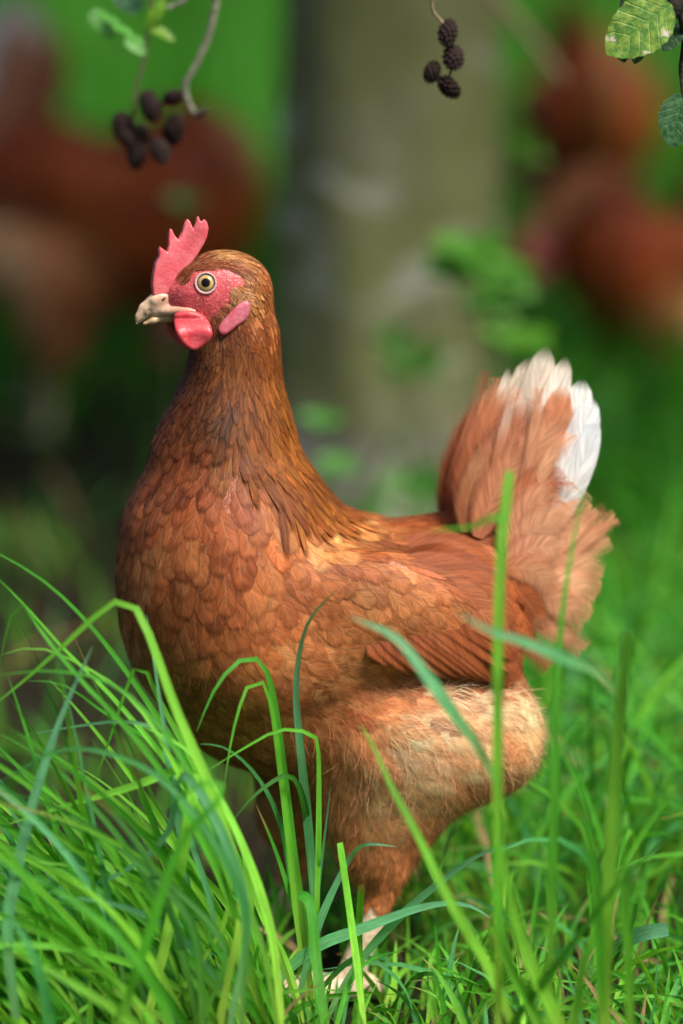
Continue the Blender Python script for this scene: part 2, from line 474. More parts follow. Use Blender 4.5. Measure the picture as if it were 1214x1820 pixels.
def smooth_closed(P, n):
    P = np.asarray(P, float); m = len(P); out = []
    for i in range(m):
        P0, P1, P2, P3 = P[(i - 1) % m], P[i], P[(i + 1) % m], P[(i + 2) % m]
        for t in np.linspace(0, 1, n, endpoint=False):
            out.append(0.5 * (2 * P1 + (P2 - P0) * t + (2 * P0 - 5 * P1 + 4 * P2 - P3) * t * t + (3 * P1 - P0 - 3 * P2 + P3) * t ** 3))
    return np.array(out)


class GridSDF:
    """a distance field sampled once on a grid, read back trilinearly"""
    def __init__(s, f, lo, hi, h):
        s.lo = np.array(lo, float); s.h = h; s.n = np.ceil((np.array(hi) - s.lo) / h).astype(int) + 1
        ax = [s.lo[i] + h * np.arange(s.n[i]) for i in range(3)]
        G = np.stack(np.meshgrid(*ax, indexing='ij'), -1).reshape(-1, 3)
        s.v = np.concatenate([f(G[i:i + 200000]) for i in range(0, len(G), 200000)]).astype(np.float64)

    def __call__(s, p):
        q = (p - s.lo) / s.h; i = np.clip(np.floor(q).astype(int), 0, s.n - 2); t = np.clip(q - i, -2.0, 3.0)
        ny, nz = s.n[1], s.n[2]; b = (i[:, 0] * ny + i[:, 1]) * nz + i[:, 2]; v = s.v
        x, y, z = t[:, 0], t[:, 1], t[:, 2]
        c00 = v[b] * (1 - z) + v[b + 1] * z; c01 = v[b + nz] * (1 - z) + v[b + nz + 1] * z
        b = b + ny * nz
        c10 = v[b] * (1 - z) + v[b + 1] * z; c11 = v[b + nz] * (1 - z) + v[b + nz + 1] * z
        return (c00 * (1 - y) + c01 * y) * (1 - x) + (c10 * (1 - y) + c11 * y) * x


# ------------------------------------------------------------------ setting: ground
gv = [(-400, -400, 0), (400, -400, 0), (400, 400, 0), (-400, 400, 0)]
ground = add('ground', mesh_from('ground', gv, [(0, 1, 2, 3)], mat_ground(), smooth=False), kind='structure')

# ------------------------------------------------------------------ the hen (local frame: beak towards -x, +y its far side)
HEN_T = np.array([0.005, 0.0, 0.0]); YAW = math.radians(11)
CY, SY = math.cos(YAW), math.sin(YAW)
RL = np.array([[CY, -SY, 0], [SY, CY, 0], [0, 0, 1]])          # local -> world
CAM_L = (CAM - HEN_T) @ RL


def to_world(p): return p @ RL.T + HEN_T


def atl(px, py, y=0.0):
    d = ray(px, py) @ RL
    return CAM_L + d * ((y - CAM_L[1]) / d[1])


def pxl(p): return project(to_world(p))


def build_body_sdf():
    S = PXM; f = SDF()

    def E(px, py, r, y=0.0, rot=0.0, k=0.02, mirror=False, dx=0.0):
        c = atl(px, py, y); rr = np.array(r) * S
        f.ell(c, rr, -math.radians(rot), k)
        if mirror:
            c2 = c * np.array([1, -1, 1]); c2[0] += dx; f.ell(c2, rr, -math.radians(rot), k)

    def C(a, b, ra, rb, sy=1.0, k=0.02, y=0.0, y2=None):
        f.cone(atl(*a, y), atl(*b, y if y2 is None else y2), ra * S, rb * S, sy, k)
    E(408, 1000, (198, 232, 225))
    E(470, 1135, (228, 235, 180), k=0.03)
    E(655, 1080, (262, 225, 155), rot=7, k=0.025)
    E(845, 1020, (125, 120, 108), k=0.03)
    E(735, 1088, (212, 60, 98), y=-0.056, rot=16, k=0.012, mirror=True)
    E(720, 1225, (215, 175, 120), k=0.02)
    E(765, 1308, (176, 102, 126), y=-0.046, rot=4, k=0.012, mirror=True, dx=-0.012)
    E(866, 1312, (96, 80, 102), y=-0.034, rot=14, k=0.02, mirror=True, dx=-0.012)
    E(655, 1415, (88, 70, 92), y=-0.034, k=0.015, mirror=True, dx=-0.012)
    C((410, 520), (420, 600), 42, 60, 0.85)
    C((420, 600), (416, 660), 60, 73, 0.85)
    C((416, 660), (410, 730), 73, 93, 0.88, k=0.009)
    C((410, 730), (400, 810), 93, 123, 0.92, k=0.009)
    C((400, 810), (406, 900), 123, 168, 1.0, k=0.012)
    E(396, 512, (84, 56, 66), k=0.012)
    E(346, 526, (52, 36, 35), k=0.012)
    E(358, 556, (42, 34, 24), k=0.008)
    E(520, 1262, (190, 165, 112), k=0.02)
    # drumsticks, shanks, toes
    for s, dx in ((-1, 0.0), (1, -0.030)):
        y = s * 0.040

        def Q(px, py): q = atl(px, py, -0.040); return np.array([q[0] + dx, y, q[2]])
        hip, hock, ank = Q(716, 1372), Q(672, 1508), Q(622, 1738)
        f.cone(hip, hock, 132 * S, 74 * S, 0.72, 0.015)
        knee = Q(686, 1560)
        f.cone(knee, knee * 0.45 + ank * 0.55, 30 * S, 24 * S, 1.0, 0.006)
        f.cone(knee * 0.45 + ank * 0.55, ank, 24 * S, 25 * S, 1.0, 0.004)
        foot = np.array([ank[0], y, 0.012]); f.cone(ank, foot, 23 * S, 25 * S, 1.0, 0.004)
        for ang, ln in ((180, 0.055), (148, 0.045), (212, 0.045), (10, 0.02)):
            a = math.radians(ang); tip = foot + np.array([math.cos(a) * ln, math.sin(a) * ln, -0.007])
            mid = (foot + tip) / 2 + np.array([0, 0, 0.003])
            f.cone(foot, mid, 0.0058, 0.0052, 1.0, 0.004); f.cone(mid, tip, 0.0052, 0.0036, 1.0, 0.003)
            f.cone(tip, tip + np.array([math.cos(a), math.sin(a), -0.1]) * 0.008, 0.0034, 0.0012, 1.0, 0.002)
    return f


BODY_LO, BODY_HI, BODY_CELL = (-0.175, -0.117, -0.006), (0.165, 0.117, 0.435), 0.0027
BODY = GridSDF(build_body_sdf(), BODY_LO, BODY_HI, BODY_CELL)


def surf_many(q, off=0.0):
    """the points where the eye rays through pixels q meet the hen (and which rays do)"""
    q = np.asarray(q, float).reshape(-1, 2)
    d = unit(np.array([ray(a, b) for a, b in q]) @ RL); t = np.full(len(q), 2.02)
    off = np.broadcast_to(off, (len(q),))
    for _ in range(70):
        p = CAM_L + d * t[:, None]; t = np.clip(t + (BODY(p) - off) * 0.8, 1.9, 2.7)
    p = CAM_L + d * t[:, None]
    return p, np.abs(BODY(p) - off) < 4e-4


def surf(px, py, off=0.0):
    p, ok = surf_many([(px, py)], off)
    return p[0] if ok[0] else None


bv, bf = surface_net(BODY, BODY_LO, BODY_HI, BODY_CELL, 0)

FACE = np.array([(268, 520), (318, 512), (332, 496), (346, 482), (372, 470), (400, 467), (418, 480), (432, 500), (440, 522), (432, 545), (425, 562),
                 (404, 586), (390, 596), (370, 598), (330, 590), (300, 570), (262, 560)], float)

# ---- plumage maps, in photograph pixels: px,py, direction(deg, 0=right, 90=down), length mm, width mm, colour(sRGB), down amount
CTRL = [
    (325, 492, -35, 6, 2.2, (125, 62, 40), 0), (345, 462, -25, 7, 2.2, (120, 60, 38), 0), (380, 450, 10, 7, 2.2, (165, 110, 70), 0), (420, 462, 22, 8, 2.4, (150, 92, 55), 0),
    (455, 490, 45, 8, 2.4, (140, 75, 40), 0), (482, 530, 65, 9, 2.6, (135, 70, 32), 0), (440, 520, 55, 7, 2.2, (150, 95, 55), 0),
    (430, 575, 75, 8, 2.4, (125, 62, 30), 0), (470, 590, 80, 10, 2.8, (130, 64, 24), 0), (500, 600, 76, 11, 3, (140, 72, 26), 0),
    (395, 600, 95, 8, 2.6, (100, 52, 28), 0), (350, 625, 105, 9, 3, (95, 46, 22), 0), (360, 660, 105, 12, 4, (82, 40, 16), 0), (420, 640, 90, 13, 3.6, (122, 60, 20), 0), (480, 660, 82, 15, 3.6, (146, 78, 24), 0), (515, 660, 78, 15, 3.6, (150, 80, 28), 0),
    (330, 690, 112, 14, 6, (92, 44, 20), 0), (390, 710, 102, 17, 5.5, (86, 42, 16), 0), (450, 730, 86, 22, 5, (138, 70, 20), 0), (510, 740, 76, 24, 4.6, (150, 80, 24), 0), (535, 740, 72, 24, 4.6, (146, 76, 26), 0),
    (300, 740, 112, 16, 8, (112, 54, 28), 0), (370, 770, 104, 18, 8, (104, 50, 22), 0), (440, 790, 84, 26, 5.6, (132, 66, 20), 0), (500, 800, 72, 30, 5.6, (142, 74, 20), 0), (550, 800, 62, 30, 5.4, (138, 70, 24), 0),
    (270, 800, 108, 20, 10, (136, 68, 36), 0), (340, 830, 100, 20, 10, (128, 62, 36), 0), (410, 860, 88, 20, 10, (134, 66, 40), 0), (490, 850, 66, 28, 6.4, (134, 66, 18), 0), (540, 860, 56, 26, 6.4, (138, 68, 22), 0),
    (590, 860, 45, 24, 7, (140, 68, 28), 0),
    (240, 900, 102, 22, 11.5, (156, 82, 46), 0), (310, 930, 96, 23, 12, (160, 86, 50), 0), (400, 930, 84, 24, 12.5, (146, 74, 42), 0), (480, 920, 68, 24, 12, (156, 82, 46), 0), (545, 905, 52, 24, 10, (204, 140, 88), 0), (585, 900, 48, 24, 10, (200, 136, 84), 0),
    (225, 1000, 98, 23, 12, (158, 86, 52), 0), (300, 1030, 92, 24, 12.5, (160, 86, 50), 0), (400, 1020, 78, 25, 13, (150, 76, 44), 0), (480, 1000, 60, 24, 12, (160, 84, 48), 0),
    (225, 1110, 94, 22, 11, (166, 98, 64), 0.1), (320, 1120, 86, 24, 12, (154, 84, 50), 0), (420, 1100, 66, 25, 12.5, (164, 88, 52), 0.1), (510, 1070, 45, 24, 11.5, (166, 92, 54), 0.1),
    (270, 1200, 84, 24, 12, (150, 84, 50), 0.1), (360, 1200, 70, 26, 12, (160, 88, 50), 0.25), (440, 1180, 46, 26, 12, (170, 96, 56), 0.4), (520, 1150, 28, 26, 11, (176, 104, 62), 0.4),
    (420, 1290, 55, 28, 12, (150, 82, 44), 0.6), (500, 1250, 35, 28, 12, (172, 104, 62), 0.75), (580, 1200, 15, 26, 11, (182, 114, 70), 0.7), (480, 1340, 60, 28, 12, (130, 68, 36), 0.7),
    (560, 1310, 50, 30, 12, (176, 108, 66), 0.9), (640, 1250, 12, 30, 12, (186, 118, 74), 0.9), (560, 1380, 80, 28, 12, (160, 94, 56), 0.9),
    (580, 930, 45, 22, 9.5, (176, 104, 60), 0), (620, 900, 36, 24, 9, (150, 76, 40), 0), (680, 920, 28, 28, 9, (150, 72, 38), 0), (760, 930, 22, 32, 9, (146, 70, 36), 0), (830, 940, 26, 32, 9, (136, 62, 32), 0),
    (600, 970, 48, 22, 10, (152, 78, 44), 0), (680, 990, 40, 26, 10.5, (162, 86, 50), 0), (770, 990, 38, 34, 10, (152, 76, 42), 0), (860, 1000, 42, 36, 9.5, (136, 62, 30), 0),
    (560, 1020, 45, 20, 9.5, (170, 96, 56), 0), (620, 1040, 42, 20, 9.5, (174, 102, 62), 0), (700, 1050, 46, 24, 10, (172, 100, 62), 0), (780, 1060, 52, 36, 11, (166, 92, 54), 0),
    (580, 1100, 34, 24, 10.5, (172, 100, 58), 0.2), (650, 1110, 42, 30, 11, (166, 92, 52), 0.1), (740, 1130, 48, 40, 11, (164, 90, 50), 0), (830, 1120, 55, 44, 11.5, (160, 86, 46), 0), (900, 1090, 60, 40, 10, (146, 70, 32), 0),
    (620, 1170, 22, 28, 11, (178, 108, 64), 0.6), (700, 1180, 40, 30, 11, (150, 80, 42), 0.2), (800, 1185, 45, 36, 11, (156, 82, 42), 0), (900, 1180, 55, 36, 10, (146, 70, 34), 0),
    (720, 1230, 8, 30, 12, (204, 146, 102), 0.9), (800, 1225, 4, 30, 12, (222, 168, 128), 0.95), (890, 1235, 10, 30, 12, (220, 166, 124), 1), (950, 1280, 24, 28, 12, (214, 158, 112), 1),
    (640, 1330, 66, 30, 12, (196, 134, 90), 1), (720, 1310, 34, 30, 12, (216, 160, 122), 1), (800, 1320, 26, 30, 12, (204, 142, 98), 1), (880, 1330, 36, 30, 12, (200, 138, 92), 1),
    (600, 1430, 88, 26, 11, (176, 112, 72), 1), (680, 1400, 74, 28, 12, (202, 142, 98), 1), (770, 1400, 58, 28, 12, (198, 136, 92), 1), (850, 1400, 56, 28, 12, (188, 124, 80), 1),
    (620, 1500, 95, 18, 8, (172, 106, 66), 0.9), (690, 1490, 88, 20, 9, (184, 116, 72), 0.8), (740, 1480, 80, 20, 9, (178, 110, 68), 0.9), (670, 1555, 95, 12, 6, (168, 98, 58), 0.8),
    (880, 920, -60, 30, 10, (150, 80, 46), 0), (950, 960, -40, 32, 12, (176, 112, 74), 0.3), (960, 1030, 25, 32, 12, (176, 110, 70), 0.4), (940, 1100, 50, 30, 11, (150, 80, 44), 0.4),
]
CT = np.array([c[:2] for c in CTRL], float)
CANG = np.radians(np.array([c[2] for c in CTRL], float))
CLW = np.array([c[3:5] for c in CTRL], float)
_dn = np.array([[c[6]] for c in CTRL]); _nk = np.array([[0.80 if c[1] < 850 and c[1] > 590 else 1.0] for c in CTRL])
CCOL = np.minimum(np.array([srgb(*c[5]) for c in CTRL]) * (np.array([1.16, 1.36, 1.24]) * (1 - _dn) + np.array([1.45, 1.60, 1.75]) * _dn) * _nk, 0.8)
CLW[:, 1] *= np.where(CLW[:, 1] > 8, 1.18, 1.0); CLW[:, 0] *= np.where(CLW[:, 1] > 8, 1.15, 1.0)
CDN = np.array([c[6] for c in CTRL], float)


def idw(pp):
    out = []
    for i in range(0, len(pp), 20000):
        q = pp[i:i + 20000]
        d2 = ((q[:, None] - CT[None]) ** 2).sum(-1) + 60.0
        wt = 1 / d2 ** 2; wt /= wt.sum(1, keepdims=True)
        out.append(np.concatenate([wt @ np.stack([np.cos(CANG), np.sin(CANG)], 1), wt @ CLW, wt @ CCOL, (wt @ CDN)[:, None]], 1))
    return np.concatenate(out)


def maps(p):
    """direction (local 3D, not yet tangent), length, width (m), colour, down for local points; the far side mirrors the near one"""
    m = p.copy(); far = m[:, 1] > 0; m[far, 1] *= -1
    q = idw(pxl(m))
    d = np.stack([q[:, 0], np.zeros(len(p)), -q[:, 1]], -1)
    return d, q[:, 2] * 1e-3, q[:, 3] * 1e-3, q[:, 4:7], q[:, 7], pxl(m)


def tangent(f, p, d):
    n = unit(grad(f, p)); d = d - n * (d * n).sum(1, keepdims=True)
    return unit(d), n


def poisson(V, F, radius_of, n_cand, keep):
    a, b, c = V[F[:, 0]], V[F[:, 1]], V[F[:, 2]]; dd = V[F[:, 3]]
    ar = np.linalg.norm(np.cross(c - a, dd - b), axis=1) / 2
    k = rng.choice(len(F), n_cand, p=ar / ar.sum()); u = rng.random((n_cand, 2))
    P = a[k] * ((1 - u[:, :1]) * (1 - u[:, 1:])) + b[k] * (u[:, :1] * (1 - u[:, 1:])) + c[k] * (u[:, :1] * u[:, 1:]) + dd[k] * ((1 - u[:, :1]) * u[:, 1:])
    P = P[keep(P)]; R = radius_of(P)
    cell = 0.009; grid = {}; sel = []
    key = np.floor(P / cell).astype(int)
    PL, RLs = P.tolist(), R.tolist()
    for i, kk in enumerate(map(tuple, key.tolist())):
        x, y, z = PL[i]; r2 = RLs[i] ** 2; ok = True
        for ax in (-1, 0, 1):
            for ay in (-1, 0, 1):
                for az in (-1, 0, 1):
                    for (X, Y, Z) in grid.get((kk[0] + ax, kk[1] + ay, kk[2] + az), ()):
                        if (X - x) ** 2 + (Y - y) ** 2 + (Z - z) ** 2 < r2: ok = False; break
                    if not ok: break
                if not ok: break
            if not ok: break
        if ok: grid.setdefault(kk, []).append((x, y, z)); sel.append(i)
    return P[sel]


NU = 5
VS = np.array([0.0, 0.3, 0.6, 0.78, 0.9, 0.965, 1.0]); NV = len(VS)


def grid_faces(nu, nv, base=0):
    return np.array([(base + j * nu + i, base + j * nu + i + 1, base + (j + 1) * nu + i + 1, base + (j + 1) * nu + i) for j in range(nv - 1) for i in range(nu - 1)])


def vane(v, tip):
    """half width along the feather 0..1; tip = 0 pointed .. 1 blunt"""
    a = np.clip(v / 0.35, 0, 1) ** 0.6 * 0.7 + 0.3
    p = 1.7 + 1.3 * tip
    return a * np.clip(1 - np.clip((v - 0.40) / 0.602, 0, 1) ** p, 0, 1) ** 0.5


def surface_feathers(f, P, D, L, Wd, lift, tip, base, camber=0.00012):
    """(N,NV,NU,3) vertices of feathers that lie along the surface"""
    n = len(P); out = np.zeros((n, NV, NU, 3)); p = to_surface(f, P, 0.0, 1); g = unit(grad(f, p)); p = p + g * base[:, None]; d = D
    us = np.linspace(-1, 1, NU)
    for j in range(NV):
        v = VS[j]
        if j:
            p = p + d * (L * (v - VS[j - 1]))[:, None]
            off = base + lift * v ** 1.3
            g = grad(f, p); dd = f(p) - off
            p = p - g * (dd / np.maximum((g * g).sum(1), 0.05))[:, None]
        d, nn = tangent(f, p, d)
        s = np.cross(nn, d); hw = vane(np.full(n, v), tip) * Wd / 2
        for i, u in enumerate(us):
            q = p + s * (hw * u)[:, None]
            off = base + lift * v ** 1.3 - camber * u * u * np.minimum(1, Wd / 0.008)
            g = grad(f, q); dd = f(q) - off
            out[:, j, i] = q - g * (dd / np.maximum((g * g).sum(1), 0.05))[:, None]
    return out


FUV = np.array([(i / (NU - 1), VS[j]) for j in range(NV) for i in range(NU)])
FF = grid_faces(NU, NV)


def keep_plumage(P):
    m = P.copy(); m[:, 1] = -np.abs(m[:, 1]); q = pxl(m)
    face = poly_sdf(FACE, q[:, 0], q[:, 1]) < 2
    face |= (q[:, 0] < 345) & (q[:, 1] < 600) & (q[:, 1] > 520)
    face |= (q[:, 0] < 320) & (q[:, 1] < 600)
    return ~face & (P[:, 2] > 0.062)


def spacing(P):
    _, L, W, _, _, _ = maps(P)
    return np.clip(0.52 * W, 0.0012, 0.0066)


FP = poisson(bv, bf, spacing, 90000, keep_plumage)
fd, fl, fw, fc, fdn, fpx = maps(FP)
nF = len(FP)
hk0 = (poly_sdf(np.array([(395, 610), (395, 700), (430, 790), (480, 860), (545, 885), (600, 870), (570, 780), (545, 600)], float), fpx[:, 0], fpx[:, 1]) < 0)
fl = fl * rng.uniform(0.85, 1.2, nF) * np.where(hk0, 1.5, 1.0); fw = fw * np.where(hk0, 1.0, 1.0); fw = fw * rng.uniform(0.85, 1.15, nF) * np.where(fdn > 0.4, 1.15, 0.98)
ang = rng.normal(0, 0.20, nF)
fdr = fd.copy(); fdr[:, 0] = fd[:, 0] * np.cos(ang) - fd[:, 2] * np.sin(ang); fdr[:, 2] = fd[:, 0] * np.sin(ang) + fd[:, 2] * np.cos(ang)
fdr, fn = tangent(BODY, FP, fdr)
hackle = np.clip((fpx[:, 1] - 600) / 150, 0, 1) * (poly_sdf(np.array([(385, 600), (385, 700), (425, 790), (480, 860), (545, 885), (600, 870), (560, 780), (540, 600)], float), fpx[:, 0], fpx[:, 1]) < 0)
fbase = np.full(nF, 0.00015)
lift = np.clip(0.030 * fw + 0.0003, 0.0004, 0.0007) * rng.uniform(0.75, 1.3, nF) + 0.0012 * hackle + 0.0006 * hackle * np.clip((fpx[:, 1] - 740) / 80, 0, 1)
tipb = np.clip((fw - 0.004) / 0.006, 0.0, 1.0) * 0.9
fverts = surface_feathers(BODY, FP, fdr, fl, fw, lift, tipb, fbase)
jit = np.exp(rng.normal(0, 0.13, (nF, 1))) * np.exp(rng.normal(0, 1, (nF, 1)) * np.array([0.0, 0.07, 0.10])) * np.array([1.03, 1.0, 0.96])
patch_ = np.sin(FP[:, 0] * 95 + 1.7 * np.sin(FP[:, 2] * 70)) * np.sin(FP[:, 2] * 85 + FP[:, 1] * 60 + 0.6)
jit = jit * np.exp(0.16 * patch_)[:, None] * (1 + np.clip(patch_ - 0.45, 0, 1)[:, None] * np.array([0.0, 0.30, 0.40]))
odd = rng.random(nF)
jit[odd < 0.11] *= np.array([0.66, 0.60, 0.62]); jit[odd > 0.92] *= np.array([1.16, 1.32, 1.45])
small = fw < 0.0033
fcol = np.clip(fc * jit, 0, 0.85)
streaky = small & (rng.random(nF) < 0.16) & (fpx[:, 1] < 600)
fcol[streaky] = np.clip(fcol[streaky] * 1.5 + np.array([0.10, 0.055, 0.03]), 0, 0.8)
frayv = 0.28 + 0.40 * rng.random(nF) ** 1.3 + 0.35 * np.clip(fdn, 0, 1)
vt = VS
# each feather: slightly darker down at its root, a thin paler margin at its tip (pigment)
pig = 0.92 + 0.14 * vt ** 0.7


def feather_cols(c, r):
    k = len(c)
    cc = c[:, None, None, :] * pig[None, :, None, None] * np.ones((1, 1, NU, 1))
    return np.concatenate([cc, np.broadcast_to(r[:, None, None, None], (k, NV, NU, 1))], -1).reshape(k, NV * NU, 4)


frnd = rng.random(nF); FCOL = feather_cols(fcol, frnd)
FFRAY = np.repeat(frayv, NV * NU).reshape(nF, -1); FLEN = np.repeat(fl, NV * NU).reshape(nF, -1)

# ---- down fibres on thigh, belly and under the tail
kd = lambda P: keep_plumage(P)
cand = rng.choice(len(bf), 130000, p=None)
Pd = bv[bf[cand]].mean(1) + rng.normal(0, 0.0012, (len(cand), 3))
Pd = Pd[keep_plumage(Pd)]
dd_, dl_, dw_, dc_, dn_, dpx_ = maps(Pd)
sel = rng.random(len(Pd)) < np.clip(dn_, 0, 1) ** 1.5 * 0.24
Pd, dd_, dc_, dn_, dpx_ = Pd[sel], dd_[sel], dc_[sel], dn_[sel], dpx_[sel]
nD = len(Pd); NK = 5
ang = rng.normal(0, 0.30, nD) + 0.5 * np.sin(Pd[:, 0] * 260 + 3 * np.sin(Pd[:, 2] * 190)) * np.cos(Pd[:, 2] * 230)
d2 = dd_.copy(); d2[:, 0] = dd_[:, 0] * np.cos(ang) - dd_[:, 2] * np.sin(ang); d2[:, 2] = dd_[:, 0] * np.sin(ang) + dd_[:, 2] * np.cos(ang)
d2, n2 = tangent(BODY, Pd, d2)
Ld = rng.uniform(0.006, 0.015, nD) * (0.6 + 0.4 * dn_); liftd = np.abs(rng.normal(0.0028, 0.0018, nD))
dv = np.zeros((nD, NK, 2, 3)); p = to_surface(BODY, Pd, 0.0006, 1); d = d2
curl = rng.normal(0, 0.12, nD); dhw = rng.uniform(0.00005, 0.00013, nD)
for j in range(NK):
    v = j / (NK - 1)
    if j:
        p = p + d * (Ld / (NK - 1))[:, None]; off = 0.0006 + liftd * v ** 1.2
        g = grad(BODY, p); p = p - g * ((BODY(p) - off) / np.maximum((g * g).sum(1), 0.05))[:, None]
    d, nn = tangent(BODY, p, d); s = np.cross(nn, d)
    d = unit(d + s * curl[:, None])
    hw = (dhw * (1 - 0.75 * v))[:, None]
    dv[:, j, 0] = p - s * hw; dv[:, j, 1] = p + s * hw
clumpn = 1 + 0.34 * np.sin(Pd[:, 0] * 230 + 2 * np.sin(Pd[:, 2] * 170)) * np.sin(Pd[:, 2] * 260 + 1.3 + 2 * np.sin(Pd[:, 0] * 120))
dcol = np.clip(dc_ * 1.0 * np.exp(rng.normal(0, 0.24, (nD, 1))) * clumpn[:, None], 0, 0.9)
dcols = np.repeat(dcol, NK * 2, 0)
DF = np.array([(j * 2, j * 2 + 1, j * 2 + 3, j * 2 + 2) for j in range(NK - 1)])
dfaces = (DF[None] + (np.arange(nD) * NK * 2)[:, None, None]).reshape(-1, 4)

# ---- loose barbs of the downy feathers: each leaves its feather's shaft and runs out past the vane
def barbs_on(G, col, nb, out=1.25, w0=0.00006, sweep=0.34, liftb=0.0006):
    """G (n,NV,NU,3) feather grids -> strips"""
    n = len(G); K = 4; Vs, Cs = [], []
    mid = NU // 2
    nrm = unit(np.cross(G[:, 3, -1] - G[:, 3, 0], G[:, 4, mid] - G[:, 2, mid]))
    for b_ in range(nb):
        v0 = rng.uniform(0.12, 0.92, n); sd_ = np.where(rng.random(n) < 0.5, -1.0, 1.0); le = rng.uniform(0.55, out, n); sw = sweep * rng.uniform(0.7, 1.5, n)
        strip = np.zeros((n, K, 2, 3)); prev = None; lf = rng.uniform(0.1, 1.0, n) * liftb
        P_ = []
        for k in range(K):
            r = k / (K - 1); vv = np.clip(v0 + sw * r, 0, 1.12); uu = sd_ * r * le
            jv = np.clip(np.searchsorted(VS, np.minimum(vv, 0.9999), side='right') - 1, 0, NV - 2); tv_ = (vv - VS[jv]) / (VS[jv + 1] - VS[jv]); tv_ = np.clip(tv_, 0, 2.2)
            ar = np.arange(n); c0 = G[ar, jv, mid] * (1 - tv_)[:, None] + G[ar, jv + 1, mid] * tv_[:, None]
            # sideways reach keeps the full vane width even near the tip
            sidev = (G[ar, 2, -1] - G[ar, 2, 0]) / 2
            c1 = c0 + sidev * (uu * np.clip(1.25 - 0.55 * vv, 0.3, 1))[:, None]
            P_.append(c1 + nrm * (0.0003 + lf * r * r)[:, None])
        for k in range(K):
            t_ = unit(P_[min(k + 1, K - 1)] - P_[max(k - 1, 0)]); s_ = np.cross(nrm, t_); hw = w0 * (1 - 0.7 * k / (K - 1))
            strip[:, k, 0] = P_[k] - s_ * hw; strip[:, k, 1] = P_[k] + s_ * hw
        Vs.append(strip.reshape(n, -1, 3)); Cs.append(np.repeat(np.clip(col * np.exp(rng.normal(0, 0.10, (n, 1))), 0, 0.9), K * 2, 0).reshape(n, -1, 3))
    V = np.stack(Vs, 1).reshape(-1, 3); C_ = np.stack(Cs, 1).reshape(-1, 3)
    q = np.array([(j * 2, j * 2 + 1, j * 2 + 3, j * 2 + 2) for j in range(K - 1)])
    return V, (q[None] + (np.arange(n * nb) * K * 2)[:, None, None]).reshape(-1, 4), C_


dsel = np.where((fdn > 0.3) & (fw > 0.006))[0]
BV, BF, BC = barbs_on(fverts[dsel], np.clip(fcol[dsel] * 1.03, 0, 0.9), 26, 1.15)
dv = np.concatenate([dv.reshape(-1, 3), BV]); dfaces = np.concatenate([dfaces, BF + nD * NK * 2]); dcols = np.concatenate([dcols, BC])
print('downy feathers', len(dsel))

# ---- body colours
m = bv.copy(); m[:, 1] = -np.abs(m[:, 1]); bpx = pxl(m)
_, _, _, bcol, _, _ = maps(bv)
bcol = bcol * 0.92
fs = poly_sdf(FACE, bpx[:, 0], bpx[:, 1])
wf = np.clip(0.5 - fs / 14.0, 0, 1) + 0.0
wf = np.maximum(wf, (((bpx[:, 0] < 345) & (bpx[:, 1] < 590) & (bpx[:, 1] > 520)) | ((bpx[:, 0] < 322) & (bpx[:, 1] < 590))) * 1.0)[:, None]
facec = np.tile(srgb(208, 88, 94), (len(bv), 1))
low = np.clip((bpx[:, 1] - 545) / 40, 0, 1)[:, None] * np.clip((bpx[:, 0] - 330) / 40, 0, 1)[:, None]
facec = facec * (1 - 0.65 * low) + srgb(150, 78, 60) * 0.65 * low
bcol = bcol * (1 - wf) + facec * wf
shank = np.clip((0.072 - bv[:, 2]) / 0.004, 0, 1)[:, None]
bcol = bcol * (1 - shank) + srgb(222, 196, 170) * shank
balpha = wf * (1 - shank)
body_me = mesh_from('hen_body', bv, bf, M_BODY, col=np.concatenate([bcol, balpha], 1))

# ---- free feathers (tail, wing): centre line + facing


def free_feather(pts, width, face, tip=0.6, nu=7, nv=14, camber=0.12, curl=0.0):
    c = spline(pts, nv); tt = unit(np.gradient(c, axis=0)); fn_ = np.tile(np.asarray(face, float), (nv, 1))
    fn_ = unit(fn_ - tt * (fn_ * tt).sum(1, keepdims=True)); s = np.cross(fn_, tt)
    v = np.linspace(0, 1, nv); hw = vane(v, tip) * width / 2
    us = np.linspace(-1, 1, nu)
    V = c[:, None] + s[:, None] * (hw[:, None] * us[None])[..., None] - fn_[:, None] * ((us[None] ** 2) * hw[:, None] * camber)[..., None]
    if curl: V = V - fn_[:, None] * (np.clip(v - 0.6, 0, 1) ** 2 * curl)[:, None, None]
    uv = np.array([(i / (nu - 1), j / (nv - 1)) for j in range(nv) for i in range(nu)])
    return V.reshape(-1, 3), grid_faces(nu, nv), uv, v


def grad_cols(stops, v, nu, rnd):
    xs = [s[0] for s in stops]; cs = np.array([srgb(*s[1]) for s in stops])
    c = np.stack([np.interp(v, xs, cs[:, k]) for k in range(3)], -1)
    return np.concatenate([np.repeat(c, nu, 0), np.full((len(v) * nu, 1), rnd)], 1)


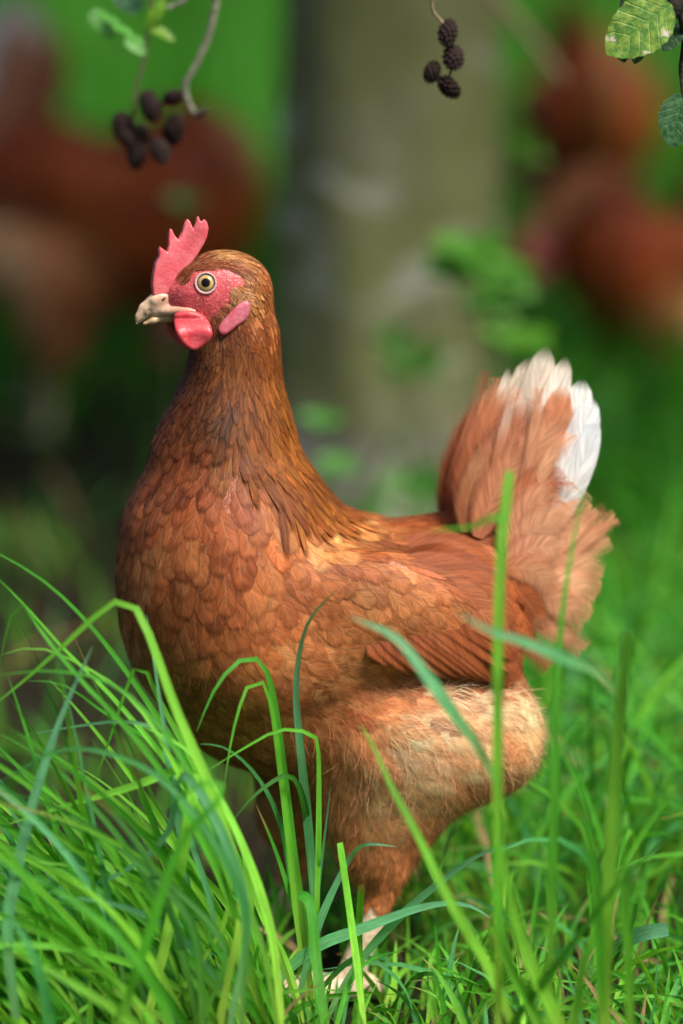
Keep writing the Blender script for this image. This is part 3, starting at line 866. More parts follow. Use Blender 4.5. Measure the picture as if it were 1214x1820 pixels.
RUST = (176, 108, 74); RUSTD = (160, 92, 60); TAN = (208, 150, 112); CREAM = (232, 218, 200); WHITE = (246, 240, 234); PALE = (216, 164, 124)
RB = (192, 126, 92); RC = (202, 140, 106)
TAIL = [  # px polyline, width px, y mm (near side negative), stops, tip, fray, wispy barbs
    ([(905, 960), (922, 860), (946, 740), (972, 612)], 78, -5, [(0, RUST), (0.5, TAN), (0.66, CREAM), (1, CREAM)], 0.6, 0.15, 0),
    ([(915, 960), (945, 850), (982, 730), (1008, 632)], 80, -8, [(0, RUST), (0.5, TAN), (0.6, WHITE), (1, CREAM)], 0.9, 0.12, 0),
    ([(900, 960), (905, 850), (918, 740), (942, 632)], 74, -2, [(0, RUST), (0.55, TAN), (0.64, CREAM), (1, (226, 210, 184))], 0.5, 0.15, 0),
    ([(890, 960), (884, 850), (890, 740), (908, 650)], 46, -1, [(0, RUST), (0.6, TAN), (0.75, CREAM), (1, CREAM)], 0.0, 0.2, 0),
    ([(940, 960), (988, 850), (1018, 760), (1036, 672)], 78, -11, [(0, TAN), (0.4, WHITE), (1, WHITE)], 0.8, 0.1, 0),
    ([(950, 960), (1003, 860), (1034, 780), (1052, 704)], 72, -17, [(0, TAN), (0.35, WHITE), (1, (230, 234, 238))], 0.8, 0.1, 0),
    ([(955, 970), (1008, 880), (1038, 815), (1060, 745)], 58, -18, [(0, TAN), (0.35, WHITE), (1, (226, 232, 238))], 0.8, 0.1, 0),
    ([(920, 960), (955, 860), (982, 775), (1004, 680)], 84, -15, [(0, RB), (0.7, RUST), (0.9, RB), (1, TAN)], 0.1, 0.15, 0),
    ([(930, 960), (968, 870), (1000, 790), (1020, 716)], 56, -16, [(0, RB), (0.7, RUST), (1, TAN)], 0.4, 0.15, 0),
    ([(856, 935), (842, 860), (852, 770), (874, 680)], 40, -12, [(0, RUST), (0.5, RB), (0.85, RB), (1, PALE)], 0.0, 0.3, 0),
    ([(862, 935), (852, 850), (868, 760), (902, 668)], 50, -10, [(0, RUSTD), (0.5, RUST), (0.8, TAN), (1, CREAM)], 0.0, 0.3, 0),
    ([(870, 940), (852, 860), (866, 770), (902, 700)], 92, -16, [(0, RUSTD), (0.4, (156, 86, 56)), (0.8, RUST), (1, RB)], 0.4, 0.4, 30),
    ([(890, 945), (890, 860), (912, 780), (956, 716)], 116, -19, [(0, RUST), (0.5, RB), (1, (176, 106, 74))], 0.6, 0.4, 40),
    ([(905, 950), (926, 870), (958, 790), (994, 724)], 100, -21, [(0, RUST), (0.5, RC), (1, TAN)], 0.5, 0.4, 40),
    ([(858, 940), (842, 890), (848, 835), (862, 790)], 60, -21, [(0, RUSTD), (0.5, (158, 102, 66)), (1, TAN)], 0.3, 0.55, 60),
    ([(880, 950), (886, 890), (908, 830), (935, 780)], 92, -24, [(0, RUST), (0.5, RB), (1, RC)], 0.5, 0.5, 50),
    ([(905, 965), (930, 900), (966, 858), (1014, 852)], 86, -26, [(0, RB), (0.6, (176, 104, 68)), (0.9, (150, 82, 50)), (1, RUST)], 0.8, 0.4, 40),
    ([(935, 985), (970, 930), (1005, 890), (1030, 862)], 70, -20, [(0, TAN), (0.6, (224, 174, 136)), (1, (222, 172, 134))], 0.6, 0.5, 60),
    ([(900, 985), (925, 930), (962, 890), (1000, 888)], 96, -28, [(0, RB), (0.6, RC), (1, TAN)], 0.8, 0.5, 60),
    ([(905, 1000), (940, 950), (985, 925), (1020, 920)], 92, -29, [(0, RB), (0.6, TAN), (1, PALE)], 0.7, 0.55, 60),
    ([(900, 1010), (935, 980), (975, 972), (1010, 985)], 88, -31, [(0, RB), (0.6, RC), (1, PALE)], 0.7, 0.6, 60),
    ([(880, 950), (862, 860), (868, 760), (882, 672)], 26, -13, [(0, RUST), (0.6, RB), (1, PALE)], 0.0, 0.5, 30),
    ([(885, 950), (880, 860), (896, 760), (920, 690)], 30, -20, [(0, RB), (0.6, RB), (1, CREAM)], 0.0, 0.5, 30),
    ([(915, 950), (935, 850), (950, 760), (960, 690)], 34, -22, [(0, RB), (0.6, RC), (1, PALE)], 0.0, 0.6, 30),
    ([(920, 950), (955, 860), (985, 800), (1016, 770)], 40, -24, [(0, RB), (0.6, TAN), (1, PALE)], 0.0, 0.6, 40),
    ([(945, 1000), (1008, 955), (1040, 920), (1056, 900)], 44, -14, [(0, PALE), (0.7, TAN), (1, (176, 116, 72))], 0.5, 0.5, 50),
    ([(945, 1010), (1015, 980), (1065, 945), (1098, 920)], 36, -12, [(0, PALE), (0.7, TAN), (1, (190, 122, 80))], 0.4, 0.6, 60),
    ([(945, 1020), (1010, 995), (1050, 975), (1082, 950)], 64, -10, [(0, PALE), (0.7, PALE), (1, PALE)], 0.3, 0.85, 110),
    ([(940, 1020), (1000, 1008), (1045, 1012), (1072, 1032)], 70, -18, [(0, TAN), (0.7, PALE), (1, TAN)], 0.6, 0.65, 80),
    ([(935, 1035), (990, 1035), (1035, 1050), (1056, 1076)], 76, -21, [(0, TAN), (0.7, PALE), (1, TAN)], 0.6, 0.6, 80),
    ([(930, 1055), (975, 1060), (1015, 1085), (1040, 1110)], 74, -24, [(0, RB), (0.7, TAN), (1, PALE)], 0.6, 0.6, 80),
    ([(920, 1080), (965, 1100), (1005, 1130), (1036, 1160)], 54, -22, [(0, RB), (0.7, TAN), (1, TAN)], 0.4, 0.7, 80),
    ([(895, 1010), (935, 1010), (965, 1030), (985, 1060)], 72, -33, [(0, (160, 90, 52)), (0.6, TAN), (1, PALE)], 0.6, 0.55, 60),
    ([(895, 1040), (928, 1060), (950, 1090), (960, 1125)], 60, -33, [(0, (140, 72, 38)), (0.7, (160, 88, 50)), (1, TAN)], 0.4, 0.45, 50),
    ([(885, 1060), (914, 1090), (932, 1130), (938, 1170)], 54, -34, [(0, (120, 58, 28)), (0.7, (156, 78, 40)), (1, RUST)], 0.4, 0.4, 40),
    ([(895, 1100), (928, 1130), (955, 1160), (978, 1188)], 50, -26, [(0, (130, 68, 36)), (0.7, RUST), (1, TAN)], 0.2, 0.75, 90),
]
tail_feathers = []
tail_barbs = []
for k_, (pl, wd, ymm, st, tp, fr, nbarb) in enumerate(TAIL):
    n = len(pl)
    if 9 <= k_ <= 15 and pl[0][0] < 892: pl = [(pl[0][0] - 30, pl[0][1] + 6), (pl[1][0] - 12, pl[1][1])] + list(pl[2:])
    pts = np.array([atl(px, py, (ymm - 6 * (1 - k / (n - 1))) * 1e-3) for k, (px, py) in enumerate(pl)])
    ln = np.linalg.norm(pts[-1] - pts[0]); bend = rng.normal(0, 0.003)
    V, F, uv, v = free_feather(pts, wd * 1.06 * PXM, (rng.normal(0.05, 0.16), -1, rng.normal(0.1, 0.12)), tp, camber=0.07, curl=rng.uniform(0, 0.02) * ln / 0.1)
    r = rng.random()
    jj = math.exp(rng.normal(0, 0.06))
    cc = grad_cols(st, v, 7, r); cc[:, :3] = np.clip(cc[:, :3] * jj, 0, 0.88)
    tail_feathers.append((V, F, uv, cc, fr * 1.1 + 0.05))
    if nbarb:
        G_ = V.reshape(14, 7, 3); rows = [int(round(q * 13)) for q in VS]; G5 = G_[rows][:, [0, 2, 3, 4, 6]][None]
        bv2, bf2, bc2 = barbs_on(G5, np.clip(cc[60:61, :3] * 1.08, 0, 0.9), nbarb * 2, 1.2 if fr < 0.5 else 1.45, 0.00007, 0.5, 0.0012)
        tail_barbs.append((bv2, bf2, bc2))

# wing quills on the near flank: roots, tips
WROOT = [(640, 1120), (650, 1105), (665, 1090), (680, 1075), (690, 1060), (700, 1045), (705, 1030), (715, 1015), (720, 1000), (720, 985), (715, 970)]
WTIP = [(715, 1178), (770, 1196), (826, 1202), (872, 1206), (905, 1212), (928, 1218), (934, 1180), (926, 1140), (918, 1100), (908, 1062), (890, 1025)]
wing_feathers = []
_w = np.linspace(0, 10, 17); WROOT = [(np.interp(q, range(11), [a[0] for a in WROOT]), np.interp(q, range(11), [a[1] for a in WROOT])) for q in _w]
WTIP = [(np.interp(q, range(11), [a[0] for a in WTIP]), np.interp(q, range(11), [a[1] for a in WTIP])) for q in _w]
for k, (a, b) in enumerate(zip(WROOT, WTIP)):
    line = [np.array(a) * (1 - t) + np.array(b) * t + np.array([0, -16]) * math.sin(math.pi * t) for t in (0, 0.3, 0.6, 0.82, 1)]
    pts = []
    for q in line:
        p_ = surf(q[0], q[1], (-0.003, -0.002, -0.0006, 0.0009, 0.0014)[len(pts)] + 0.00009 * k)
        if p_ is None or (pts and abs(p_[1] - pts[-1][1]) > 0.02): p_ = atl(q[0], q[1], pts[-1][1] + 0.002)
        pts.append(p_)
    V, F, uv, v = free_feather(np.array(pts), 84 * PXM, (0.05, -1, 0.25), 0.35, camber=0.06)
    c0 = [(160, 86, 46), (166, 90, 50), (150, 78, 42), (172, 98, 58)][k % 4]
    cc = grad_cols([(0, RUSTD), (0.4, c0), (1, c0)], v, 7, rng.random()); wing_feathers.append((V, F, uv, cc, 0.22))

# ------------------------------------------------------------------ head parts (SDF meshes)
headparts = []                                                # name, mesh verts, faces, material, colours, label


def plane_fit(pts_px, dy):
    """y = a + b x + c z through the hen's surface at these pixels, dy towards the camera"""
    P, ok = surf_many(pts_px); P = P[ok]
    A = np.stack([np.ones(len(P)), P[:, 0], P[:, 2]], 1); k = np.linalg.lstsq(A, P[:, 1], rcond=None)[0]
    return lambda p: k[0] + k[1] * p[:, 0] + k[2] * p[:, 2] - dy


def slab(poly_px, y, half, rnd, h, bulge=None, curve=None, name=None):
    """rounded flat flesh: outline in the head's own plane"""
    P = np.array([atl(px, py, y)[[0, 2]] for px, py in poly_px])

    def f(p):
        yy = p[:, 1] - y
        if curve is not None: yy = yy - curve(p)
        d2 = poly_sdf(P, p[:, 0], p[:, 2]) + rnd
        hh = half(p) if callable(half) else half
        wy = np.abs(yy) - (hh - rnd)
        return np.minimum(np.maximum(d2, wy), 0) + np.hypot(np.maximum(d2, 0), np.maximum(wy, 0)) - rnd
    lo, hi = P.min(0) - 0.004, P.max(0) + 0.004
    return surface_net(f, (lo[0], y - 0.014, lo[1]), (hi[0], y + 0.014, hi[1]), h, 1)


COMB = [(271, 524), (269, 505), (271, 486), (275, 468), (281, 456), (281, 444), (284, 438), (289, 442), (296, 447), (299, 436), (299, 418), (301, 408), (305, 407),
        (310, 418), (317, 426), (324, 412), (328, 397), (333, 389), (338, 394), (343, 407), (347, 396), (349, 386), (352, 384), (355, 392), (358, 393), (362, 389),
        (367, 394), (370, 405), (367, 420), (361, 433), (355, 443), (350, 452), (338, 468), (328, 480), (322, 494), (318, 515), (300, 520)]
zc = atl(300, 500)[2]; zt = atl(300, 390)[2]
comb_half = lambda p: 0.0040 - 0.0026 * np.clip((p[:, 2] - zc) / (zt - zc), 0, 1)
cv_, cf_ = slab(COMB, -0.001, comb_half, 0.0009, 0.0005, curve=lambda p: 0.0012 * np.sin(p[:, 0] * 260) * np.clip((p[:, 2] - zc) / (zt - zc), 0, 1))
headparts.append(('comb', cv_, cf_, M_COMB, None, 'pinkish red serrated single comb'))

WAT = smooth_closed([(318, 560), (345, 556), (368, 566), (377, 588), (372, 606), (355, 620), (340, 622), (322, 608), (313, 590), (313, 572)], 4)
wy = -0.021
v_, f_ = slab(WAT, wy, 0.0026, 0.0022, 0.0006, curve=lambda p: 0.0012 * np.sin((p[:, 0] + p[:, 2]) * 190) + 0.0075 * np.clip((p[:, 2] - atl(345, 585)[2]) / 0.008, 0, 1) ** 2)
headparts.append(('wattle', v_, f_, M_WATTLE, None, 'rounded red wattle'))
WAT2 = smooth_closed([(294, 560), (315, 556), (342, 566), (346, 590), (340, 612), (328, 619), (310, 604), (297, 584)], 4)
v_, f_ = slab(WAT2, 0.0085, 0.0026, 0.0022, 0.0006, curve=lambda p: 0.0016 * np.sin((p[:, 0] - p[:, 2]) * 190))
headparts.append(('wattle', v_, f_, M_WATTLE, None, None))
LOBE = smooth_closed([(441, 536), (444, 552), (437, 568), (420, 580), (402, 594), (391, 594), (388, 584), (396, 570), (408, 556), (420, 542), (432, 535)], 4)
yl = surf(418, 560)[1]; lobe_pl = plane_fit(LOBE, 0.0008)
v_, f_ = slab(LOBE, yl, 0.0021, 0.0019, 0.0006, curve=lambda p: lobe_pl(p) - yl + 0.0007 * np.sin((p[:, 0] * 0.9 - p[:, 2] * 0.5) * 420))
headparts.append(('earlobe', v_, f_, M_LOBE, None, 'crinkled pink earlobe'))
vm = v_ * np.array([1, -1, 1]); headparts.append(('earlobe', vm, f_[:, ::-1], M_LOBE, None, None))

# beak: upper mandible, lower mandible, nostril cover
def chain(pts, radii, sy, k=0.002):
    s = SDF()
    for i in range(len(pts) - 1): s.cone(pts[i], pts[i + 1], radii[i], radii[i + 1], sy[i] if isinstance(sy, list) else sy, k)
    return s


B = lambda px, py: atl(px, py, -0.001)
up = chain([B(330, 545), B(302, 543), B(278, 543), B(260, 551), B(249, 563), B(243, 575)], [x * PXM for x in (13, 20.5, 19.5, 13.5, 7.6, 2.6)], 0.62)
g3 = surf(346, 553, -0.0002); g2 = surf(320, 551, -0.0004); g1 = atl(292, 554, -0.0046)
if g2[1] > (g1[1] + g3[1]) / 2: g2[1] = (g1[1] + g3[1]) / 2
gp = spline(np.array([g1, g2, g3]), 7); gr = np.linspace(0.0017, 0.0009, 7)
for q in range(6):
    for sg in (1, -1): up.cone(gp[q] * np.array([1, sg, 1]), gp[q + 1] * np.array([1, sg, 1]), gr[q], gr[q + 1], 1.0, 0.003)
for sg in (1, -1): up.ell(atl(284, 530, -0.0046) * np.array([1, sg, 1]), np.array([15, 4.5, 7.5]) * PXM, math.radians(14), 0.004)
lower_plane = lambda p: None
def up_f(p):
    d = up(p)
    # cut along the tomium, a gently curved lower edge
    q = pxl(p); edge = np.interp(q[:, 0], [225, 240, 262, 290, 320, 350], [584, 580, 571, 564.5, 559, 559])
    return np.maximum(d, (q[:, 1] - edge) * PXM * 0.95)


lo_ = B(236, 590); hi_ = B(352, 510)
v_, f_ = surface_net(up_f, (lo_[0], -0.02, lo_[2]), (hi_[0] + 0.002, 0.02, hi_[2]), 0.00055, 0)
qx = pxl(v_ * np.array([1, 0, 1])); dm = np.exp(-(((qx[:, 0] - 262) / 10) ** 2 + ((qx[:, 1] - 558) / 16) ** 2)) + 0.8 * np.exp(-(((qx[:, 0] - 254) / 12) ** 2 + ((qx[:, 1] - 572) / 5) ** 2))
cc = np.ones((len(v_), 4)); cc[:, 3] = np.clip(dm * 1.15, 0, 1)
pk = np.clip((qx[:, 0] - 268) / 30, 0, 1)[:, None] * np.clip((552 - qx[:, 1]) / 14, 0, 1)[:, None]; cc[:, :3] = 1 - pk * np.array([-0.05, 0.26, 0.16])
headparts.append(('beak', v_, f_, M_BEAK, cc, 'pale horn-coloured beak with dark grey streak'))
lw = chain([B(332, 560), B(300, 563), B(272, 569), B(257, 575)], [x * PXM for x in (10, 8.5, 6, 3)], 1.15)
v_, f_ = surface_net(lw, (lo_[0], -0.016, lo_[2] - 0.002), (hi_[0], 0.016, hi_[2]), 0.0006, 1)
cc = np.ones((len(v_), 4)) * np.array([0.85, 0.8, 0.7, 0.0]); headparts.append(('lower_beak', v_, f_, M_BEAK, cc, None))
for sg in (-1, 1):
    hole = atl(291, 531, -0.0062); rayd = unit((hole - CAM_L)[None])[0]
    for _ in range(60): hole = hole - rayd * 0.0002 if up_f(hole[None])[0] < 0 else hole
    hole = hole + rayd * 0.0006
    hs = SDF().ell(hole * np.array([1, -sg, 1]), np.array([5.0, 3.4, 1.9]) * PXM, math.radians(30), 0.001)
    v_, f_ = surface_net(hs, hole * np.array([1, -sg, 1]) - 0.003, hole * np.array([1, -sg, 1]) + 0.003, 0.0003, 1)
    headparts.append(('nostril', v_, f_, M_BEAK, np.ones((len(v_), 4)) * np.array([0.06, 0.05, 0.05, 0.0]), None))

# eyes
def revolve(profile, n=40):
    """profile (r, h, colour) -> surface of revolution round +h"""
    V, Cc, F = [], [], []
    for (r, h, c) in profile:
        for k in range(n):
            a = 2 * math.pi * k / n; V.append((r * math.cos(a), r * math.sin(a), h)); Cc.append(c)
    for j in range(len(profile) - 1):
        for k in range(n):
            F.append((j * n + k, j * n + (k + 1) % n, (j + 1) * n + (k + 1) % n, (j + 1) * n + k))
    return np.array(V), np.array(F), np.array(Cc)


eye_c = surf(366, 503)
en = unit(grad(BODY, eye_c[None]))[0]; en = unit(np.array([en[0] * 0.6 - 0.10, en[1], en[2] * 0.5 + 0.06]))
ux = unit(np.cross(np.array([0, 0, 1.0]), en)); uy = np.cross(en, ux)
EB = np.stack([ux, uy, en], 1)
prof = []
Re = 0.0070
for a in np.linspace(0, math.radians(78), 44):
    r = Re * math.sin(a); px_ = r / PXM
    if px_ < 7.2: c = (0.004, 0.004, 0.005)
    elif px_ < 8.0: c = (0.10, 0.06, 0.02)
    elif px_ < 11.6: c = (0.50, 0.34, 0.12)
    elif px_ < 13.7: c = (0.44, 0.31, 0.13)
    elif px_ < 15.8: c = (0.06, 0.05, 0.05)
    else: c = (0.10, 0.09, 0.09)
    prof.append((max(r, 1e-6), Re * math.cos(a), c))
ev, ef, ec = revolve(prof)
lid = []
for a in np.linspace(-0.3 * math.pi, 1.15 * math.pi, 14):
    r0 = 17.8 * PXM; rr = 2.4 * PXM
    rad = r0 - rr * math.cos(a); hgt = rr * math.sin(a) * 0.75
    cI, cO = np.array(srgb(178, 158, 152)), np.array(srgb(226, 184, 176))
    t_ = np.clip((rad - (r0 - rr)) / (2 * rr), 0, 1); c = cI * (1 - t_) + cO * t_ if t_ < 0.75 else np.array(srgb(214, 110, 116))
    lid.append((rad, hgt, tuple(c)))
lv, lf, lc = revolve(lid, 48)
for sg in (1, -1):
    sc_ = np.array([1, sg, 1])
    V1 = (eye_c + (ev - np.array([0, 0, Re * 0.80])) @ EB.T + en * 0.0005) * sc_
    V2 = (eye_c + lv @ EB.T + en * 0.0003) * sc_
    headparts.append(('eye', V1, ef if sg > 0 else ef[:, ::-1], M_EYE, ec, 'amber eye with black pupil'))
    headparts.append(('eyelid', V2, lf if sg > 0 else lf[:, ::-1], M_LID, lc, None))

# ear tuft and face bristles: short stiff hairs
def hairs(P, D, L, wdt, col, liftm, nk=4):
    n = len(P); out = np.zeros((n, nk, 2, 3)); p = to_surface(BODY, P, 0.0001, 2); d, _ = tangent(BODY, p, D)
    for j in range(nk):
        v = j / (nk - 1)
        if j:
            p = p + d * (L / (nk - 1))[:, None]; g = grad(BODY, p)
            p = p - g * ((BODY(p) - (0.0001 + liftm * v)) / np.maximum((g * g).sum(1), 0.05))[:, None]
        d, nn = tangent(BODY, p, d); s = np.cross(nn, d); hw = wdt * (1 - 0.7 * v)
        out[:, j, 0] = p - s * hw; out[:, j, 1] = p + s * hw
    q = np.array([(j * 2, j * 2 + 1, j * 2 + 3, j * 2 + 2) for j in range(nk - 1)])
    return out.reshape(-1, 3), (q[None] + (np.arange(n) * nk * 2)[:, None, None]).reshape(-1, 4), np.repeat(col, nk * 2, 0)


def px_hairs(cx, cy, rx, ry, n, ang, L, wdt, colr, liftm, rot=0.0):
    r = np.sqrt(rng.random(n)); a = rng.random(n) * 6.283; ex, ey = rx * r * np.cos(a), ry * r * np.sin(a)
    q = np.stack([cx + ex * math.cos(rot) - ey * math.sin(rot), cy + ex * math.sin(rot) + ey * math.cos(rot)], -1)
    P, ok = surf_many(q); P = P[ok & (P[:, 1] < 0)]; k = len(P)
    t = np.radians(ang + rng.normal(0, 16, k)); D = np.stack([np.cos(t), np.zeros(k), -np.sin(t)], -1)
    Cc = np.array([srgb(*random.choice(colr)) for _ in range(k)]); Cc = np.clip(Cc * np.exp(rng.normal(0, 0.25, (k, 1))), 0, 0.85)
    return hairs(P, D, np.array([random.uniform(*L) for _ in P]) * 1e-3, wdt, Cc, liftm)


TANS = [(205, 150, 100), (190, 128, 80), (222, 180, 140), (165, 100, 60)]
BRN = [(140, 72, 42), (165, 95, 60), (110, 55, 34), (190, 125, 90)]
hs_ = [px_hairs(424, 524, 17, 16, 520, 50, (3, 6), 0.00022, TANS, 0.0018),
       px_hairs(438, 512, 8, 34, 260, 60, (2.5, 5), 0.00016, BRN + TANS, 0.0008, 0.35),
       px_hairs(410, 474, 34, 7, 260, 25, (2.5, 5), 0.00016, BRN, 0.0007, 0.3),
       px_hairs(408, 552, 26, 14, 420, 40, (2.5, 5), 0.00016, BRN + TANS, 0.0008, -0.6),
       px_hairs(388, 572, 30, 16, 420, 60, (2, 4.5), 0.00014, BRN, 0.0006, -0.4),
       px_hairs(345, 540, 32, 16, 90, 20, (1, 2.2), 0.00010, BRN, 0.0004, 0.3),
       px_hairs(322, 494, 12, 12, 160, -30, (2.5, 5), 0.00016, BRN, 0.0007),
       px_hairs(365, 474, 30, 7, 240, 12, (2.5, 5), 0.00016, BRN, 0.0007, -0.15)]
HV, HF, HC, b0 = [], [], [], 0
for v_, f_, c_ in hs_:
    for sgn in (1, -1):
        HV.append(v_ * np.array([1, sgn, 1])); HF.append(f_ + b0); HC.append(c_); b0 += len(v_)
headparts.append(('face_bristles', np.concatenate(HV), np.concatenate(HF), M_FIBRE, np.concatenate(HC), None))

# ------------------------------------------------------------------ assemble the near hen
hen = empty('hen', tuple(HEN_T), YAW, label='russet brown hen with red comb standing in sharp focus among the grass', category='hen')
SUBPART = {'eyelid': 'eye', 'lower_beak': 'beak', 'nostril': 'beak'}; made = {}
add('body', body_me, hen)
for name, v_, f_, mt, c_, lab in headparts:
    o = add(name, mesh_from(name, v_, f_, mt, col=c_), made.get(SUBPART.get(name), hen)); made[name] = o
    if lab: o['label'] = lab
    if name == 'face_bristles': o['kind'] = 'stuff'
facing = ((CAM_L - FP) * fn).sum(1) / np.linalg.norm(CAM_L - FP, axis=1)
score = np.where(facing > 0.15, fl * fw * facing, 0) * (fdn < 0.5)
NSEP = 300 - len(TAIL) - len(WROOT)
big = set(np.argsort(-score)[:NSEP].tolist())
for i in sorted(big):
    add('feather', mesh_from('feather', fverts[i], FF, M_FEATHER, col=FCOL[i], uv=FUV, fray=FFRAY[i], flen=FLEN[i]), hen)
rest = np.array([i for i in range(nF) if i not in big])
rf = (FF[None] + (np.arange(len(rest)) * NU * NV)[:, None, None]).reshape(-1, 4)
add('plumage', mesh_from('plumage', fverts[rest], rf, M_FEATHER, col=FCOL[rest].reshape(-1, 4), uv=np.tile(FUV, (len(rest), 1)), fray=FFRAY[rest].ravel(), flen=FLEN[rest].ravel()), hen, kind='stuff')
down_me = mesh_from('down', dv.reshape(-1, 3), dfaces, M_FIBRE, col=dcols)
add('down', down_me, hen, kind='stuff')


def join(parts):
    V, F, UV, Cc, Fr, b = [], [], [], [], [], 0
    for v_, f_, uv_, c_, fr_ in parts:
        V.append(v_); F.append(f_ + b); UV.append(uv_); Cc.append(c_); Fr.append(np.full(len(v_), fr_)); b += len(v_)
    return np.concatenate(V), np.concatenate(F), np.concatenate(UV), np.concatenate(Cc), np.concatenate(Fr)


tb, tfc, tcc, bb = [], [], [], 0
for v_, f_, c_ in tail_barbs:
    for sg in (1, -1):
        tb.append(v_ * np.array([1, sg, 1])); tfc.append(f_ + bb); tcc.append(c_); bb += len(v_)
add('tail_down', mesh_from('tail_down', np.concatenate(tb), np.concatenate(tfc), M_FIBRE, col=np.concatenate(tcc)), hen, kind='stuff')
for nm, lst in (('tail_feather', tail_feathers), ('wing_feather', wing_feathers)):
    for v_, f_, uv_, c_, fr_ in lst:
        add(nm, mesh_from(nm, v_, f_, M_FEATHER, col=c_, uv=uv_, fray=np.full(len(v_), fr_), flen=0.09), hen)
far_side = [(v_ * np.array([1, -1, 1]) - np.array([0, 0.004, 0.006]), f_[:, ::-1], uv_, c_, fr_) for v_, f_, uv_, c_, fr_ in tail_feathers + wing_feathers]
V, F, UV_, Cc, Fr = join(far_side)
add('far_side_quills', mesh_from('quills', V, F, M_FEATHER, col=Cc, uv=UV_, fray=Fr, flen=0.09), hen, kind='stuff')
print('feathers', nF, 'fibres', nD, 'body', len(bv))

# ------------------------------------------------------------------ the two hens behind (heads lowered to the grass)
PIV = atl(440, 930); NUP = unit(atl(380, 560) - PIV); NLEN = 0.110


def lower_head(V, deg=150):
    V = np.asarray(V, float).reshape(-1, 3); r = V - PIV
    s_ = np.clip((r @ NUP) / NLEN, 0, 1); s_ = s_ * np.clip((0.045 - (V[:, 0] - PIV[0])) / 0.03, 0, 1)
    a = np.radians(deg) * s_ * s_ * (3 - 2 * s_)
    out = V.copy()
    out[:, 0] = PIV[0] + r[:, 0] * np.cos(a) - r[:, 2] * np.sin(a); out[:, 2] = PIV[2] + r[:, 0] * np.sin(a) + r[:, 2] * np.cos(a)
    return out


bigf = np.where(fw > 0.0045)[0]
bigF = (FF[None] + (np.arange(len(bigf)) * NU * NV)[:, None, None]).reshape(-1, 4)
QV, QF, QUV, QC, QFr = join(tail_feathers + wing_feathers + far_side)
brown_me = mesh_from('brown_quills', QV, QF, M_FEATHER, col=np.concatenate([np.minimum(QC[:, :3], srgb(150, 78, 44)), QC[:, 3:]], 1), uv=QUV, fray=QFr, flen=0.09)
quill_me = mesh_from('low_quills', QV, QF, M_FEATHER, col=QC, uv=QUV, fray=QFr, flen=0.09)


CHEST = np.where(fdn[bigf] > 0.5, 1.0, 0.0)[:, None] * np.array([1.25, 1.3, 1.3, 1.0]) + np.where(fdn[bigf] > 0.5, 0.0, 1.0)[:, None] * np.array([0.95, 0.58, 0.36, 1.0])


def lowered(deg, quills):
    parts = [('body', mesh_from('low_body', lower_head(bv, deg), bf, M_BODY, col=np.concatenate([bcol, balpha], 1)), None)]
    for name, v_, f_, mt, c_, lab in headparts:
        if name != 'face_bristles': parts.append((name, mesh_from('low_' + name, lower_head(v_, deg), f_, mt, col=c_), None))
    parts.append(('plumage', mesh_from('low_plumage', lower_head(fverts[bigf], deg), bigF, M_FEATHER, col=(FCOL[bigf] * CHEST[:, None, :]).reshape(-1, 4), uv=np.tile(FUV, (len(bigf), 1)), fray=FFRAY[bigf].ravel(), flen=FLEN[bigf].ravel()), 'stuff'))
    return parts + [('quills', quills, 'stuff'), ('down', down_me, 'stuff')]


LOW = lowered(150, quill_me)
LOWB = [(a, brown_me if a == 'quills' else b, c) for a, b, c in LOW]


def back_hen(parts, loc, rz, label, scale=1.0, pitch=0.0):
    h = empty('hen', loc, rz, label=label, category='hen', group='hens foraging behind the tree'); h.scale = (scale,) * 3; h.rotation_euler = (0, math.radians(pitch), rz)
    mk = {}
    for nm, me, kd_ in parts:
        o = add(nm, me, mk.get(SUBPART.get(nm), h)); mk[nm] = o
        if kd_: o['kind'] = kd_


hx = atl(800, 1300)[0]
pL = at(-70, 560, 1.75); back_hen(LOW, (pL[0] + hx - 0.01, 1.75, 0), math.radians(172), 'blurred brown hen with pale rear fluff facing right, left of the tree trunk', 1.12, -20)
tgt = at(930, 445, 1.62); sR, yR = 0.80, math.radians(32)
deg_ = min(range(60, 170, 4), key=lambda q: abs(lower_head(atl(372, 512)[None], q)[0][2] * sR - tgt[2]))
hp = lower_head(atl(372, 512)[None], deg_)[0] * sR
MIDLOW = lowered(deg_, brown_me)
back_hen(MIDLOW, (tgt[0] - (hp[0] * math.cos(yR) - hp[1] * math.sin(yR)), 1.62 - (hp[0] * math.sin(yR) + hp[1] * math.cos(yR)), 0), yR, 'blurred chestnut hen with lowered red face, right of the tree trunk', sR, 0)
pB = at(1030, 100, 2.6); back_hen(LOWB, (pB[0], 2.6, 0), math.radians(100), 'dark reddish hen at the top right, farthest behind the tree', 1.0, -5)

# ------------------------------------------------------------------ blades of grass
GREENS = [((158, 186, 66), (98, 172, 40), (80, 162, 36)), ((136, 170, 52), (76, 154, 34), (66, 150, 38)), ((120, 164, 80), (84, 154, 84), (102, 166, 110)),
          ((100, 144, 44), (52, 122, 28), (58, 128, 32)), ((172, 198, 70), (122, 188, 48), (104, 180, 48)), ((120, 156, 56), (60, 138, 58), (76, 150, 74)),
          ((72, 126, 22), (54, 130, 18), (52, 128, 18)), ((58, 108, 20), (40, 106, 20), (38, 102, 22)), ((92, 140, 26), (70, 148, 20), (64, 142, 20))]
DRY = ((150, 130, 80), (170, 145, 90), (150, 120, 75))


